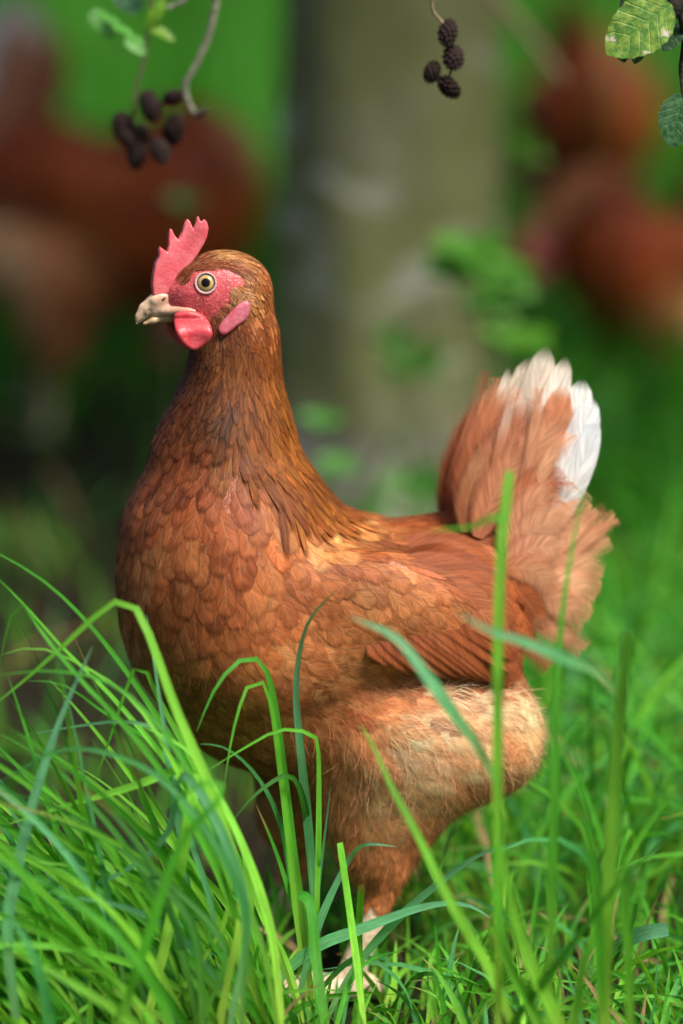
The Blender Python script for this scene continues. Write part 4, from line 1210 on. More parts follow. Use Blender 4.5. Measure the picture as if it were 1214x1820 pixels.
def blade(c, width, tone, cut=False, face=None, fold=0.25, twist=0.0, nu=3, taper=0.35):
    """ribbon along centre line c (n,3)"""
    n = len(c); tt = unit(np.gradient(c, axis=0))
    f0 = np.array([rng.normal(0, 0.5), -1.0, rng.normal(0.3, 0.3)]) if face is None else np.asarray(face, float)
    v = np.linspace(0, 1, n)
    fv = np.tile(f0, (n, 1)); fv = unit(fv - tt * (fv * tt).sum(1, keepdims=True)); s_ = np.cross(fv, tt)
    if twist:
        a = twist * v; fv, s_ = fv * np.cos(a)[:, None] + s_ * np.sin(a)[:, None], s_ * np.cos(a)[:, None] - fv * np.sin(a)[:, None]
    hw = (taper + (1 - taper) * np.clip(v / 0.45, 0, 1) ** 0.8) * (np.clip((1 - v) / 0.5, 0, 1) ** 0.7 if not cut else np.where(v > 0.985, 0.85, 1.0)) * width / 2
    hw = np.maximum(hw, width * 0.02)
    us = np.linspace(-1, 1, nu)
    V = c[:, None] + s_[:, None] * (hw[:, None] * us)[..., None] + fv[:, None] * ((np.abs(us) * fold)[None] * hw[:, None])[..., None]
    cs = np.array([srgb(*q) for q in tone]); k = math.exp(rng.normal(0, 0.12))
    cc = np.stack([np.interp(v, [0, 0.4, 1], cs[:, i]) for i in range(3)], -1) * k * np.array([1.22, 1.20, 1.65])
    if rng.random() < 0.22 and width < 0.0045:
        tb_ = np.clip((v - rng.uniform(0.80, 0.95)) / 0.06, 0, 1)[:, None]; cc = cc * (1 - tb_) + srgb(172, 148, 92) * tb_
    cc = np.concatenate([np.repeat(cc, nu, 0), np.full((n * nu, 1), rng.random())], 1)
    uv = np.array([(i / (nu - 1), q) for q in v for i in range(nu)])
    return V.reshape(-1, 3), grid_faces(nu, n), uv, cc, 0.0


def traced(pl, y, side=False, n=26):
    """a centre line seen through these photograph pixels, root first, at depth y, carried down to the ground"""
    k = len(pl); pts = [at(px, py, y + 0.03 * math.sin(2.2 * i / k + y * 40)) for i, (px, py) in enumerate(pl)]
    if pts[0][2] > 0.004 and not side:
        d = unit((pts[0] - pts[1])[None])[0]; d[2] = min(d[2], -0.55); d = d * (pts[0][2] / -d[2])
        foot = pts[0] + d * np.array([0.6, 0.6, 1]); foot[2] = -0.004; pts.insert(0, foot)
    return spline(np.array(pts), n)


def arc_blade(base, h, az, bendc, n=9, out=0.12):
    t = np.linspace(0, 1, n)[:, None]; lean = np.array([math.cos(az), math.sin(az), 0])
    return np.asarray(base) + np.array([0, 0, 1.0]) * h * (t - 0.48 * bendc * t ** 2.4) + lean * h * (out * t + 0.75 * bendc * t ** 2)


def clear_of_hen(c, gap=0.003):
    L = (c - HEN_T) @ RL
    return (BODY(L) > gap).all() or not ((L > np.array(BODY_LO)) & (L < np.array(BODY_HI))).all(1).any()


def tuft(label, loc):
    return empty('grass_tuft', loc, label=label, category='grass tuft', group='grass tufts around the hen')


def add_blade(t, part, label=None):
    v_, f_, uv_, c_, _ = part
    o = add('blade', mesh_from('blade', v_ - np.array(t.location), f_, M_GRASS, col=c_, uv=uv_), t)
    if label: o['label'] = label


def traced_tuft(label, loc, blades):
    t = tuft(label, loc)
    for pl, y, wd, tone, cut in blades:
        c = traced(pl, y, cut == 'side'); add_blade(t, blade(c, wd * PXM * (CAM_D + y) / CAM_D, GREENS[tone], cut is True, twist=rng.normal(0, 0.12), face=(rng.normal(0.3, 0.2), -1, rng.normal(0.4, 0.15))))
    return t


b0 = at(552, 1800, -0.12)
t_mid = traced_tuft('tall sharp grass blades rising in front of the hen belly, some folded over', (b0[0], -0.12, 0), [
    ([(555, 1810), (540, 1650), (518, 1500), (503, 1380), (490, 1270), (478, 1205), (462, 1174), (438, 1169), (405, 1192), (376, 1235), (350, 1300)], -0.125, 19, 1, False),
    ([(550, 1810), (525, 1620), (508, 1450), (494, 1340), (482, 1255), (466, 1212), (442, 1217), (426, 1255), (412, 1310), (398, 1400)], -0.13, 13, 0, False),
    ([(572, 1810), (560, 1620), (546, 1450), (534, 1330), (526, 1225), (534, 1150), (548, 1105), (575, 1070), (603, 1045)], -0.12, 17, 2, False),
    ([(558, 1815), (563, 1600), (566, 1450), (565, 1330), (560, 1308), (500, 1297), (430, 1332), (365, 1372)], -0.13, 12, 0, False),
    ([(548, 1700), (560, 1620), (575, 1500), (588, 1395)], -0.115, 9, 2, False),
    ([(548, 1800), (522, 1600), (500, 1470), (470, 1400), (430, 1350), (392, 1326), (355, 1322)], -0.125, 12, 5, False),
    ([(566, 1800), (560, 1560), (548, 1470), (530, 1395), (510, 1377), (480, 1392), (440, 1425), (410, 1465)], -0.10, 17, 3, False),
    ([(560, 1800), (540, 1680), (515, 1590), (485, 1500), (455, 1430)], -0.12, 13, 1, False),
    ([(550, 1690), (640, 1652), (745, 1614), (800, 1605), (840, 1612), (872, 1632)], -0.13, 22, 2, False),
    ([(590, 1790), (650, 1695), (720, 1620), (780, 1570), (850, 1520), (918, 1497)], -0.125, 17, 2, False),
    ([(560, 1660), (600, 1565), (628, 1516), (650, 1501), (706, 1505)], -0.13, 16, 2, False),
    ([(645, 1810), (625, 1650), (603, 1498)], -0.15, 15, 4, True),
    ([(640, 1760), (638, 1650), (642, 1572)], -0.125, 13, 0, True),
    ([(575, 1810), (560, 1700), (548, 1600), (530, 1590)], -0.16, 20, 1, True),
    ([(540, 1815), (505, 1700), (470, 1640), (440, 1560), (425, 1480)], -0.14, 12, 4, False),
    ([(600, 1815), (625, 1740), (668, 1700), (720, 1690)], -0.15, 12, 1, False),
])
lb = at(470, 1810, -0.16)
t_left = traced_tuft('dense bright green grass clump leaning up to the left of the hen', (lb[0], -0.16, 0), [
    ([(535, 1815), (470, 1625), (410, 1500), (350, 1390), (290, 1290), (215, 1180), (150, 1100), (75, 1030), (0, 985), (-40, 965)], -0.14, 13, 1, False),
    ([(400, 1760), (430, 1600), (372, 1400), (312, 1262), (266, 1132), (242, 1082), (220, 1064), (186, 1082), (110, 1150), (40, 1212), (-20, 1260)], -0.17, 20, 4, False),
    ([(30, 1830), (12, 1650), (26, 1560), (60, 1420), (110, 1270), (165, 1148)], -0.18, 23, 2, False),
    ([(390, 1790), (445, 1630), (380, 1480), (300, 1360), (200, 1240), (110, 1150), (50, 1082), (-10, 1022)], -0.15, 13, 0, False),
    ([(430, 1800), (420, 1640), (330, 1440), (240, 1310), (150, 1215), (70, 1118), (36, 1068), (18, 1100), (0, 1180)], -0.17, 12, 1, False),
    ([(350, 1790), (450, 1640), (400, 1480), (330, 1330), (280, 1240), (248, 1172), (226, 1220), (196, 1310), (150, 1440)], -0.15, 12, 0, False),
    ([(490, 1800), (460, 1660), (420, 1560), (360, 1420), (290, 1300), (200, 1215), (90, 1192), (-10, 1200)], -0.18, 12, 1, False),
    ([(310, 1800), (380, 1660), (340, 1500), (300, 1380), (285, 1300), (220, 1282), (140, 1290), (50, 1306)], -0.16, 12, 2, False),
    ([(350, 1815), (320, 1680), (260, 1560), (180, 1450), (80, 1350), (-10, 1300)], -0.165, 15, 3, False),
    ([(360, 1815), (340, 1640), (230, 1520), (110, 1440), (-10, 1400)], -0.18, 16, 3, False),
    ([(300, 1815), (240, 1700), (130, 1600), (0, 1530)], -0.22, 20, 1, False),
    ([(300, 1820), (200, 1760), (100, 1660), (0, 1570)], -0.165, 16, 4, False),
    ([(430, 1810), (430, 1600), (340, 1440), (250, 1360), (120, 1330), (0, 1390)], -0.19, 15, 5, False),
    ([(300, 1800), (410, 1600), (330, 1400), (240, 1250), (160, 1190), (60, 1150), (0, 1165)], -0.16, 11, 4, False),
    ([(500, 1815), (480, 1650), (430, 1500), (380, 1400), (330, 1330), (250, 1290)], -0.17, 18, 4, False),
    ([(410, 1815), (440, 1640), (390, 1470), (320, 1370), (300, 1480), (200, 1560), (60, 1590)], -0.18, 18, 2, False),
    ([(260, 1820), (300, 1650), (330, 1480), (345, 1380), (335, 1365), (230, 1400), (90, 1440), (0, 1470)], -0.165, 23, 4, False),
    ([(210, 1830), (270, 1640), (320, 1500), (400, 1400), (370, 1390), (280, 1440)], -0.22, 23, 1, False),
    ([(90, 1830), (60, 1700), (0, 1600)], -0.22, 22, 5, False),
    ([(360, 1815), (400, 1690), (300, 1570), (160, 1480), (30, 1450)], -0.18, 12, 3, False),
    ([(460, 1815), (490, 1700), (440, 1560), (380, 1450), (300, 1340), (190, 1270), (110, 1215), (50, 1210)], -0.13, 11, 1, False),
    ([(250, 1830), (150, 1760), (40, 1700), (-10, 1690)], -0.21, 20, 4, False),
    ([(360, 1830), (350, 1740), (300, 1660), (220, 1600), (100, 1570)], -0.165, 23, 1, False),
])
for k in range(250):
    bx, by = at(rng.uniform(60, 560) - 60 * rng.random(), 1815, 0)[0], rng.uniform(-0.175, -0.08)
    if bx > -0.03 and by > -0.13: by -= 0.04
    c = arc_blade((bx, by, -0.003), rng.uniform(0.07, 0.25) * (0.8 if bx < -0.14 else 1.0), math.radians(rng.normal(178, 35)), abs(rng.normal(0.55, 0.35)), 14, rng.uniform(0.1, 0.55))
    if clear_of_hen(c): add_blade(t_left, blade(c, rng.uniform(0.0026, 0.0050), GREENS[rng.choice([0, 0, 0, 1, 1, 2, 4, 4, 4, 5])], twist=rng.normal(0, 0.6)))
rb = at(890, 1800, -0.22)
traced_tuft('tall blurred grass stalk with side leaves in front of the hen tail', (rb[0], -0.22, 0), [
    ([(886, 1830), (885, 1600), (884, 1300), (886, 1100), (893, 950), (906, 838)], -0.22, 18, 4, True),
    ([(886, 1150), (888, 1000), (890, 922), (870, 922), (840, 936), (760, 942)], -0.215, 18, 0, 'side'),
    ([(885, 1400), (850, 1330), (800, 1262), (755, 1198), (700, 1132), (622, 1096)], -0.215, 25, 2, 'side'),
    ([(886, 1760), (800, 1605), (740, 1482), (692, 1392), (665, 1330), (640, 1288)], -0.20, 22, 4, False),
    ([(1000, 1840), (930, 1680), (900, 1560), (884, 1440)], -0.24, 28, 4, False),
    ([(960, 1830), (900, 1700), (880, 1560), (890, 1430)], -0.22, 24, 0, False),
])
rb = at(1080, 1800, -0.26)
traced_tuft('blurred pale-topped grass stalks at the right edge in front of the hen', (rb[0], -0.26, 0), [
    ([(1075, 1830), (1082, 1560), (1095, 1330), (1104, 1220), (1116, 1124)], -0.26, 26, 4, True),
    ([(1100, 1240), (1060, 1195), (1000, 1170), (930, 1141), (870, 1121), (812, 1088)], -0.25, 22, 2, 'side'),
    ([(1070, 1830), (1060, 1600), (1042, 1450), (1014, 1286)], -0.24, 20, 1, False),
    ([(1120, 1830), (1110, 1560), (1100, 1390)], -0.24, 20, 0, False),
    ([(980, 1600), (985, 1400), (988, 1220), (1004, 1050), (1016, 980), (1040, 850)], -0.20, 19, 1, False),
    ([(900, 1840), (1000, 1700), (1110, 1560), (1214, 1470)], -0.24, 18, 1, False),
    ([(1020, 1840), (1040, 1700), (1090, 1600), (1120, 1520), (1200, 1400)], -0.2, 16, 0, False),
])
rb = at(1080, 1700, -0.06)
traced_tuft('low broad grass blades with bitten tips near the lower right corner', (rb[0], -0.06, 0), [
    ([(1075, 1760), (1090, 1690), (1140, 1660), (1188, 1652)], -0.08, 26, 2, True),
    ([(1075, 1760), (1095, 1700), (1120, 1650), (1130, 1606)], -0.08, 9, 3, True),
    ([(1060, 1770), (1110, 1720), (1170, 1690), (1214, 1680)], -0.1, 15, 4, False),
    ([(980, 1790), (1060, 1760), (1150, 1750), (1230, 1730)], -0.12, 11, 4, False),
    ([(940, 1800), (1040, 1790), (1140, 1775), (1230, 1790)], -0.13, 10, 0, False),
    ([(775, 1810), (772, 1740), (774, 1720), (790, 1722), (850, 1750)], -0.12, 9, 0, False),
    ([(680, 1815), (740, 1735), (800, 1738), (862, 1752)], -0.1, 10, 3, False),
    ([(640, 1700), (690, 1725), (720, 1760), (735, 1800)], -0.12, 11, 5, False),
])


# ---- turf: uncountable grass, one mesh per kind of place
def turf(name, label, n, sample, wd, nseg=7, tones=(0, 1, 1, 3, 4, 5), dry=0.06):
    V, F, UV2, Cc, b = [], [], [], [], 0
    for _ in range(n):
        r = sample()
        if r is None: continue
        c = arc_blade(*r, n=nseg)
        if not clear_of_hen(c, 0.002): continue
        tone = DRY if rng.random() < dry else GREENS[tones[rng.integers(len(tones))]]
        v_, f_, uv_, c_, _ = blade(c, rng.uniform(*wd), tone, twist=rng.normal(0, 0.6), nu=2 if nseg < 7 else 3)
        V.append(v_); F.append(f_ + b); UV2.append(uv_); Cc.append(c_); b += len(v_)
    add(name, mesh_from(name, np.concatenate(V), np.concatenate(F), M_GRASS, col=np.concatenate(Cc), uv=np.concatenate(UV2)), label=label, category='grass', kind='stuff')


def s_front():
    x, y = rng.uniform(-0.45, 0.45), rng.uniform(-0.50, 0.10)
    h = rng.uniform(0.02, 0.085) * (1.0 if y > -0.2 else 0.7)
    if -0.03 < x < 0.05 and -0.30 < y < -0.03: h = min(h, 0.05)
    return (x, y, -0.003), h, rng.uniform(0, 6.283), abs(rng.normal(0.6, 0.35))


def s_right():
    x, y = rng.uniform(0.02, 0.62), rng.uniform(0.06, 0.75)
    h = rng.uniform(0.07, 0.20)
    return (x, y, -0.003), h, rng.uniform(0, 6.283), abs(rng.normal(0.7, 0.35))


def s_soil():
    x, y = rng.uniform(-0.75, 0.10), rng.uniform(0.10, 1.30)
    if rng.random() > 0.35 + 0.65 * (math.sin(x * 21 + 1.0) * math.sin(y * 13) > 0.25): return None
    return (x, y, -0.003), rng.uniform(0.03, 0.11), rng.uniform(0, 6.283), abs(rng.normal(0.7, 0.35))


def s_meadow():
    y = 0.75 + 7.5 * rng.random() ** 1.15; hwid = 0.5 + 0.30 * y
    x = rng.uniform(-hwid, hwid)
    if x < -0.02 and y < 1.55: return None
    if math.sin(x * 7.3 + 1.3 * math.sin(y * 2.1)) * math.sin(y * 4.7 + x * 3.1) < -0.25 and rng.random() < 0.72: return None
    return (x, y, -0.003), rng.uniform(0.10, 0.24) * (0.7 + 0.12 * min(y, 4)), rng.uniform(0, 6.283), abs(rng.normal(0.55, 0.35))


turf('short_grass', 'short trampled green grass around the hen feet', 4600, s_front, (0.0018, 0.0042))
turf('grass', 'blurred green grass behind the hen on the right', 2600, s_right, (0.0025, 0.0055), dry=0.03)
turf('grass', 'sparse low grass on dark soil behind the hen breast', 900, s_soil, (0.0025, 0.005), 6, dry=0.1)
turf('meadow_grass', 'blurred bright green meadow grass in the background', 15000, s_meadow, (0.005, 0.011), 6, tones=(6, 6, 7, 7, 8), dry=0.0)


# ------------------------------------------------------------------ tree: trunk, overhanging branch, twigs, cones, leaves
def tube(pts, radii, nr=10, n=None, jitter=0.0):
    c = spline(np.asarray(pts, float), n or len(pts) * 4); m_ = len(c)
    rr = np.interp(np.linspace(0, 1, m_), np.linspace(0, 1, len(radii)), radii)
    tt = unit(np.gradient(c, axis=0)); ref = np.array([0.3, 0.9, 0.2]); a = unit(np.cross(tt, ref)); b_ = np.cross(tt, a)
    th = np.linspace(0, 2 * math.pi, nr, endpoint=False)
    rad = rr[:, None] * (1 + jitter * rng.normal(0, 1, (m_, nr)))
    V = c[:, None] + (a[:, None] * np.cos(th)[None, :, None] + b_[:, None] * np.sin(th)[None, :, None]) * rad[..., None]
    F = [(j * nr + k, j * nr + (k + 1) % nr, (j + 1) * nr + (k + 1) % nr, (j + 1) * nr + k) for j in range(m_ - 1) for k in range(nr)]
    return V.reshape(-1, 3), np.array(F)


TX, TY = at(664, 900, 1.22)[0], 1.22
tree = empty('alder_tree', (TX, TY, 0), label='grey green mossy tree trunk behind the hen with dark cones hanging from twigs', category='tree')
TL = np.array([TX, TY, 0])
zs = np.linspace(-0.02, 3.4, 170); na = 72; th = np.linspace(0, 2 * math.pi, na, endpoint=False)
rad = 0.090 - 0.008 * zs + 0.05 * np.exp(-np.maximum(zs, 0) / 0.05)
bump_ = 0.0045 * np.sin(3 * th[None] + 2.1 * np.sin(zs * 5)[:, None]) + 0.003 * np.sin(7 * th[None] + zs[:, None] * 9) + rng.normal(0, 0.0010, (len(zs), na))
R_ = rad[:, None] + bump_
tv = np.stack([R_ * np.cos(th) + 0.02 * np.sin(zs * 1.3)[:, None], R_ * np.sin(th), np.repeat(zs[:, None], na, 1)], -1).reshape(-1, 3)
tf = np.array([(j * na + k, j * na + (k + 1) % na, (j + 1) * na + (k + 1) % na, (j + 1) * na + k) for j in range(len(zs) - 1) for k in range(na)])
add('trunk', mesh_from('trunk', tv, tf, M_BARK), tree)


def tree_tube(name, pts, radii, parent, nr=8, col=(0.16, 0.14, 0.11), mat=None, jit=0.06, n=None):
    V, F = tube(np.asarray(pts) - TL, radii, nr, n, jit)
    return add(name, mesh_from(name, V, F, mat or M_TWIG, col=np.tile(col, (len(V), 1))), parent)


br = tree_tube('branch', [(TX, TY - 0.05, 1.15), (TX - 0.03, 0.75, 0.98), (0.02, 0.40, 0.80), (0.06, 0.16, 0.70), (0.10, 0.04, 0.665)], [0.022, 0.017, 0.012, 0.008, 0.005], tree, 12)
brl = tree_tube('branch', [(0.02, 0.40, 0.80), (-0.04, 0.26, 0.72), (-0.08, 0.18, 0.66), (-0.13, 0.14, 0.625)], [0.009, 0.006, 0.0045, 0.003], tree, 10)
brr = tree_tube('branch', [(0.06, 0.16, 0.70), (0.13, 0.06, 0.655), (0.19, 0.02, 0.615), (0.215, 0.01, 0.56)], [0.007, 0.005, 0.004, 0.003], tree, 10)
for k, (dx, dy, dz) in enumerate([(0.9, 0.3, 0.7), (-0.5, 0.0, 0.6), (0.6, -0.9, 0.7), (-0.2, -0.9, 0.6), (1.1, -0.5, 0.5)]):
    z0 = 1.5 + 0.2 * k; tree_tube('limb', [(TX, TY, z0), (TX + dx * 0.5, TY + dy * 0.5, z0 + dz * 0.45), (TX + dx, TY + dy, z0 + dz * 0.8)], [0.035, 0.022, 0.008], tree, 10, mat=M_BARK)


def leaf_mesh(length, width, teeth=0.06, cup=0.2, bend_=0.25, nu=9, nv=19, notch=0.0):
    v = np.linspace(0, 1, nv); us = np.linspace(-1, 1, nu)
    prof = np.sin(math.pi * np.clip(v, 0, 1) ** 0.85) ** 0.62 * (1 + teeth * np.where(np.arange(nv) % 2 == 0, 1, -1)); prof[0] = 0.03; prof[-1] = 0.05
    X = us[None] * prof[:, None] * width / 2
    Y = (v[:, None] - 0.10 * np.abs(us)[None] * 0) * length * np.ones((1, nu))
    Z = np.abs(us)[None] * prof[:, None] * width / 2 * cup - bend_ * length * (v[:, None] ** 2) + 0.012 * length * np.sin(v[:, None] * 22) * np.abs(us)[None]
    uv = np.array([((u + 1) / 2, q) for q in v for u in us])
    return np.stack([X, Y, Z], -1).reshape(-1, 3), grid_faces(nu, nv), uv


def place_leaf(parent, origin, start, direction, normal, length, width, mat, tint=(1, 1, 1), name='leaf', **kw):
    v_, f_, uv_ = leaf_mesh(length, width, **kw)
    yv = unit(np.asarray(direction, float)[None])[0]; nv_ = np.asarray(normal, float); nv_ = unit((nv_ - yv * (nv_ @ yv))[None])[0]; xv = np.cross(yv, nv_)
    W = np.asarray(start) + v_[:, :1] * xv + v_[:, 1:2] * yv + v_[:, 2:] * nv_
    return add(name, mesh_from(name, W - origin, f_, mat, col=np.tile(tint, (len(W), 1)), uv=uv_), parent)


def cone_mesh():
    nr, nz = 40, 34; V = []; pts = []
    ng = 64
    fib = np.array([(math.cos(i * 2.39996) * math.sqrt(max(0, 1 - (1 - 2 * (i + 0.5) / ng) ** 2)), math.sin(i * 2.39996) * math.sqrt(max(0, 1 - (1 - 2 * (i + 0.5) / ng) ** 2)), 1 - 2 * (i + 0.5) / ng) for i in range(ng)])
    for j in range(nz):
        p_ = math.pi * j / (nz - 1); 
        for k in range(nr):
            a = 2 * math.pi * k / nr; d = np.array([math.sin(p_) * math.cos(a), math.sin(p_) * math.sin(a), math.cos(p_)])
            q = 1 - (fib @ d).max(); e = 0.72 + 0.36 * max(0, 1 - q / 0.020) ** 0.5
            V.append(d * np.array([0.0052, 0.0052, 0.0076]) * e)
    F = [(j * nr + k, (j + 1) * nr + k, (j + 1) * nr + (k + 1) % nr, j * nr + (k + 1) % nr) for j in range(nz - 1) for k in range(nr)]
    V = np.array(V); e = np.linalg.norm(V / np.array([0.0052, 0.0052, 0.0076]), axis=1)
    col = np.array([0.010, 0.005, 0.004]) + np.clip((e - 0.86) / 0.18, 0, 1)[:, None] * np.array([0.022, 0.011, 0.009])
    return mesh_from('cone', V, np.array(F), M_CONE, col=col)


CONE = cone_mesh()


def put_cone(px, py, y, size=1.0, tilt=0.0, parent=None):
    o = add('cone', CONE, parent or tree); p_ = at(px, py, y) - TL
    o.location = tuple(p_); o.rotation_euler = (rng.normal(0, 0.3), math.radians(tilt), rng.uniform(0, 6)); o.scale = (size * rng.uniform(0.88, 1.1), size * rng.uniform(0.88, 1.1), size * rng.uniform(0.9, 1.2))
    return at(px, py, y)


TWC = (0.20, 0.17, 0.13); DKC = (0.05, 0.035, 0.025)
YL = 0.17
twig_a = tree_tube('twig', [(-0.08, 0.18, 0.66), at(392, -60, YL), at(385, 0, YL), at(372, 60, YL), at(346, 120, YL), at(328, 150, YL), at(336, 185, YL), at(348, 206, YL)], [0.003, 0.0026, 0.0024, 0.0022, 0.0020, 0.0018, 0.0016, 0.0014], tree, col=(0.23, 0.22, 0.17))
twig_b = tree_tube('twig', [(-0.11, 0.155, 0.64), at(270, -50, YL), at(262, 60, YL), at(256, 110, YL), at(242, 150, YL), at(238, 200, YL)], [0.002, 0.0014, 0.0012, 0.001, 0.001, 0.0008], tree, col=(0.14, 0.10, 0.07))
twig_e = tree_tube('twig', [(-0.10, 0.16, 0.65), at(345, -40, YL), at(330, 0, YL), at(298, 14, YL)], [0.002, 0.002, 0.0018, 0.0012], tree, col=(0.25, 0.23, 0.2))
for (px, py, sz, tl) in [(266, 187, 1.0, 20), (307, 172, 0.8, 70), (219, 226, 1.05, -10), (247, 244, 1.1, -20), (243, 272, 1.1, 10), (284, 268, 1.0, -50), (308, 230, 1.1, 15), (225, 248, 0.8, 0)]:
    put_cone(px, py, YL + rng.normal(0, 0.006), sz * 1.12, tl, twig_a if px > 295 else twig_b)
tree_tube('stalk', [at(238, 195, YL), at(232, 215, YL), at(243, 240, YL), at(246, 275, YL)], [0.0008, 0.0008, 0.0008, 0.0006], twig_b, col=DKC)
tree_tube('stalk', [at(268, 185, YL), at(285, 185, YL), at(307, 172, YL), at(328, 168, YL)], [0.0008, 0.0010, 0.0010, 0.0008], twig_a, col=DKC)
tree_tube('stalk', [at(246, 262, YL), at(266, 260, YL), at(284, 268, YL)], [0.0008, 0.0010, 0.0008], twig_b, col=DKC)
tree_tube('stalk', [at(340, 200, YL), at(325, 205, YL), at(310, 222, YL)], [0.0008, 0.0008, 0.0008], twig_a, col=DKC)
tree_tube('bud', [at(342, 208, YL), at(352, 203, YL), at(364, 197, YL), at(374, 190, YL)], [0.0010, 0.0024, 0.0022, 0.0004], twig_a, col=DKC)
YC = 0.06
twig_c = tree_tube('twig', [(0.10, 0.04, 0.665), at(770, -60, YC), at(766, 0, YC), at(770, 22, YC), at(788, 42, YC)], [0.0012, 0.001, 0.0009, 0.0009, 0.0008], tree, col=(0.30, 0.23, 0.15))
tree_tube('stalk', [at(788, 42, YC), at(806, 80, YC), at(803, 120, YC), at(790, 150, YC), at(768, 126, YC)], [0.0007, 0.0007, 0.0007, 0.0006, 0.0005], twig_c, col=DKC)
for (px, py, sz, tl) in [(796, 58, 1.0, -35), (806, 102, 1.05, 10), (768, 128, 0.92, 5), (798, 155, 1.02, -45)]:
    put_cone(px, py, YC, sz, tl, twig_c)
tree_tube('twig', [(TX + 0.05, TY - 0.05, 0.80), at(850, -60, 0.95), at(905, 20, 0.95), at(950, 75, 0.95), at(1000, 140, 0.95)], [0.006, 0.006, 0.006, 0.005, 0.003], tree, col=(0.34, 0.24, 0.15))
M_LEAFA = mat_leaf('mottled_leaf', (0.07, 0.20, 0.035), (0.20, 0.34, 0.06), 0.9)
M_LEAFB = mat_leaf('green_leaf', (0.055, 0.20, 0.025), (0.10, 0.30, 0.04))
M_LEAFD = mat_leaf('dark_leaf', (0.02, 0.07, 0.025), (0.05, 0.13, 0.05))
YR = -0.03
twig_d = tree_tube('twig', [(0.19, 0.02, 0.615), at(1230, -40, YR + 0.02), at(1205, 0, YR + 0.01), at(1196, 20, YR), at(1180, 50, YR + 0.01)], [0.003, 0.0045, 0.006, 0.0055, 0.002], tree, col=(0.018, 0.016, 0.012))
tree_tube('twig', [(0.165, 0.04, 0.632), at(1112, -30, YR + 0.02), at(1105, 10, YR + 0.012), at(1096, 60, YR + 0.01), at(1102, 104, YR + 0.008)], [0.0018, 0.0014, 0.0014, 0.001, 0.0008], tree, col=(0.02, 0.025, 0.015))


def px_leaf(tip, stem, y, width_px, mat, tint=(1, 1, 1), nrm=(0.1, -1, 0.35), **kw):
    a, b_ = at(*stem, y), at(*tip, y - 0.006); L_ = np.linalg.norm(b_ - a)
    return place_leaf(twig_d if stem[0] > 900 else twig_e, TL, a, b_ - a, nrm, L_, width_px * PXM, mat, tint, **kw)


px_leaf((1078, 92), (1194, 8), YR - 0.004, 100, M_LEAFA, tint=(1.5, 1.35, 1.2), nrm=(0.25, -0.8, 0.55), bend_=0.10, cup=0.12, teeth=0.03)
px_leaf((1110, 110), (1100, 70), YR + 0.006, 30, M_LEAFD, bend_=0.1)
px_leaf((1128, 112), (1140, 80), YR + 0.006, 24, M_LEAFD, bend_=0.1)
px_leaf((1196, 262), (1214, 165), YR + 0.03, 72, M_LEAFD, (1.6, 1.6, 1.5), bend_=0.1)
tree_tube('twig', [at(1205, 0, YR + 0.01), at(1216, 70, YR + 0.02), at(1210, 120, YR + 0.03), at(1214, 168, YR + 0.03)], [0.002, 0.0016, 0.0012, 0.001], tree, col=(0.05, 0.04, 0.03))
px_leaf((1180, 90), (1205, 40), YR + 0.02, 40, M_LEAFD, bend_=0.1)
px_leaf((255, 88), (165, 14), YL - 0.01, 34, M_LEAFB, (1.0, 1.2, 1.2), nrm=(0.5, -0.4, 0.8), bend_=-0.05)
px_leaf((205, 60), (160, 20), YL + 0.03, 44, M_LEAFB, (1.0, 1.2, 1.2), nrm=(0.3, -0.8, 0.5))
px_leaf((258, 92), (225, 66), YL, 34, M_LEAFB, (1.2, 1.3, 1.3), nrm=(0.1, -0.8, 0.6))
px_leaf((262, 50), (292, -6), YL, 26, M_LEAFB, (1.8, 1.3, 0.7), nrm=(0.2, -1, 0.3))
px_leaf((310, 64), (266, 50), YL, 26, M_LEAFB, (2.0, 1.2, 1.0), nrm=(0.2, -0.6, 0.8))
px_leaf((245, 20), (215, -30), YL + 0.02, 60, M_LEAFD, (1.2, 1.4, 1.6))
# unseen crown above the picture, set forward and low to shade the rear hens
cp = []
for k in range(3000):
    d = rng.normal(0, 1, 3); d /= np.linalg.norm(d); r = rng.random() ** 0.4
    cp.append(np.array([0.45, -0.35, 2.35]) + d * r * np.array([1.45, 1.05, 0.65]))
lvv, lff, luv = leaf_mesh(0.085, 0.065, nu=3, nv=5)
V, F, UV2 = [], [], []
for k, c in enumerate(cp):
    q = Matrix.Rotation(rng.uniform(0, 6.28), 3, 'Z') @ Matrix.Rotation(rng.normal(0, 0.7), 3, 'X')
    V.append(lvv @ np.array(q).T + c); F.append(lff + k * len(lvv)); UV2.append(luv)
V = np.concatenate(V); add('crown', mesh_from('crown', V, np.concatenate(F), M_LEAFB, col=np.ones((len(V), 3)), uv=np.concatenate(UV2)), tree, kind='stuff')


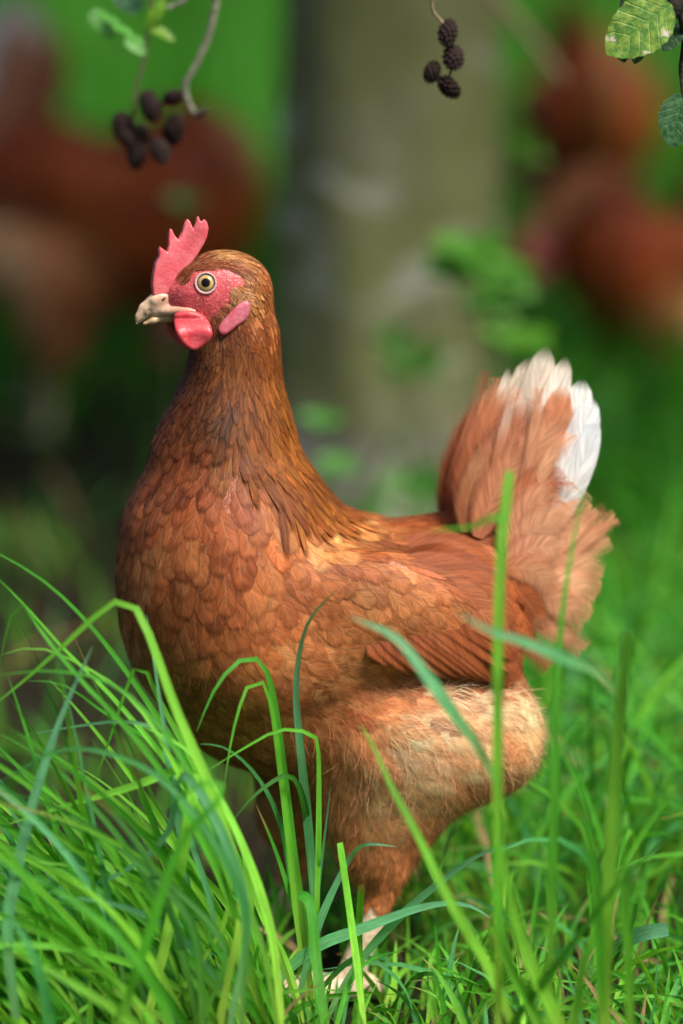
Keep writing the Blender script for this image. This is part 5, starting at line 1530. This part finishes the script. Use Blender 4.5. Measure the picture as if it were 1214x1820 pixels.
# ------------------------------------------------------------------ weeds with broad leaves between the hen and the tree
def weed(label, y, leaves, foot_px):
    f0 = at(foot_px, 900, y); f0[2] = 0
    w_ = empty('weed_plant', tuple(f0), label=label, category='weed', group='broad-leaved weeds near the tree')
    for (px, py, size, tint) in leaves:
        c = at(px, py, y); st = np.array([[0, 0, -0.003], [(c - f0)[0] * 0.3, 0, c[2] * 0.55], [(c - f0)[0], 0, c[2] - size * PXM * 0.3]])
        V, F = tube(st, [0.0018, 0.0014, 0.0008], 6, 10); stem_ = add('stem', mesh_from('stem', V, F, M_TWIG, col=np.tile((0.07, 0.15, 0.03), (len(V), 1))), w_)
        L_ = size * PXM * 2.1 * (CAM_D + y) / CAM_D
        for q in range(4):
            a = rng.uniform(-0.6, 0.6) + (q - 1.5) * 1.3
            d = np.array([math.sin(a), -0.35, 0.35 * math.cos(a)])
            place_leaf(stem_, f0, c - np.array([d[0], d[1], d[2]]) * L_ * 0.40, d, (0.1 * rng.normal(), -0.8, 0.6), L_ * 1.1, L_ * 0.55, M_LEAFB, np.array(tint) * 1.4, bend_=0.15, nu=5, nv=9)


weed('blurred bright green leafy weed over the red face of the right hen', 0.75, [(862, 470, 46, (0.9, 0.9, 0.7)), (905, 598, 34, (1.1, 1.0, 0.6)), (800, 478, 34, (0.9, 0.9, 0.8)), (870, 540, 34, (0.8, 0.8, 0.6)), (835, 450, 44, (1.1, 1.1, 0.7)), (895, 500, 40, (1.0, 1.05, 0.7)), (930, 605, 34, (1.3, 1.2, 0.6))], 900)
weed('small blurred weed leaf in front of the right hen neck', 1.0, [(938, 268, 26, (0.9, 0.7, 0.4))], 930)
weed('low dull green weed against the trunk base', 0.9, [(735, 640, 40, (0.8, 0.7, 0.7)), (700, 600, 26, (0.8, 0.7, 0.7)), (730, 860, 40, (0.9, 1.0, 0.9))], 735)
weed('small blurred weed shoot above the comb of the near hen', 1.0, [(328, 358, 24, (0.35, 0.4, 0.4))], 300)
weed('slender weed shoots beside the neck of the near hen', 0.7, [(572, 745, 26, (0.8, 0.9, 0.8)), (600, 820, 26, (0.8, 0.9, 0.8))], 590)
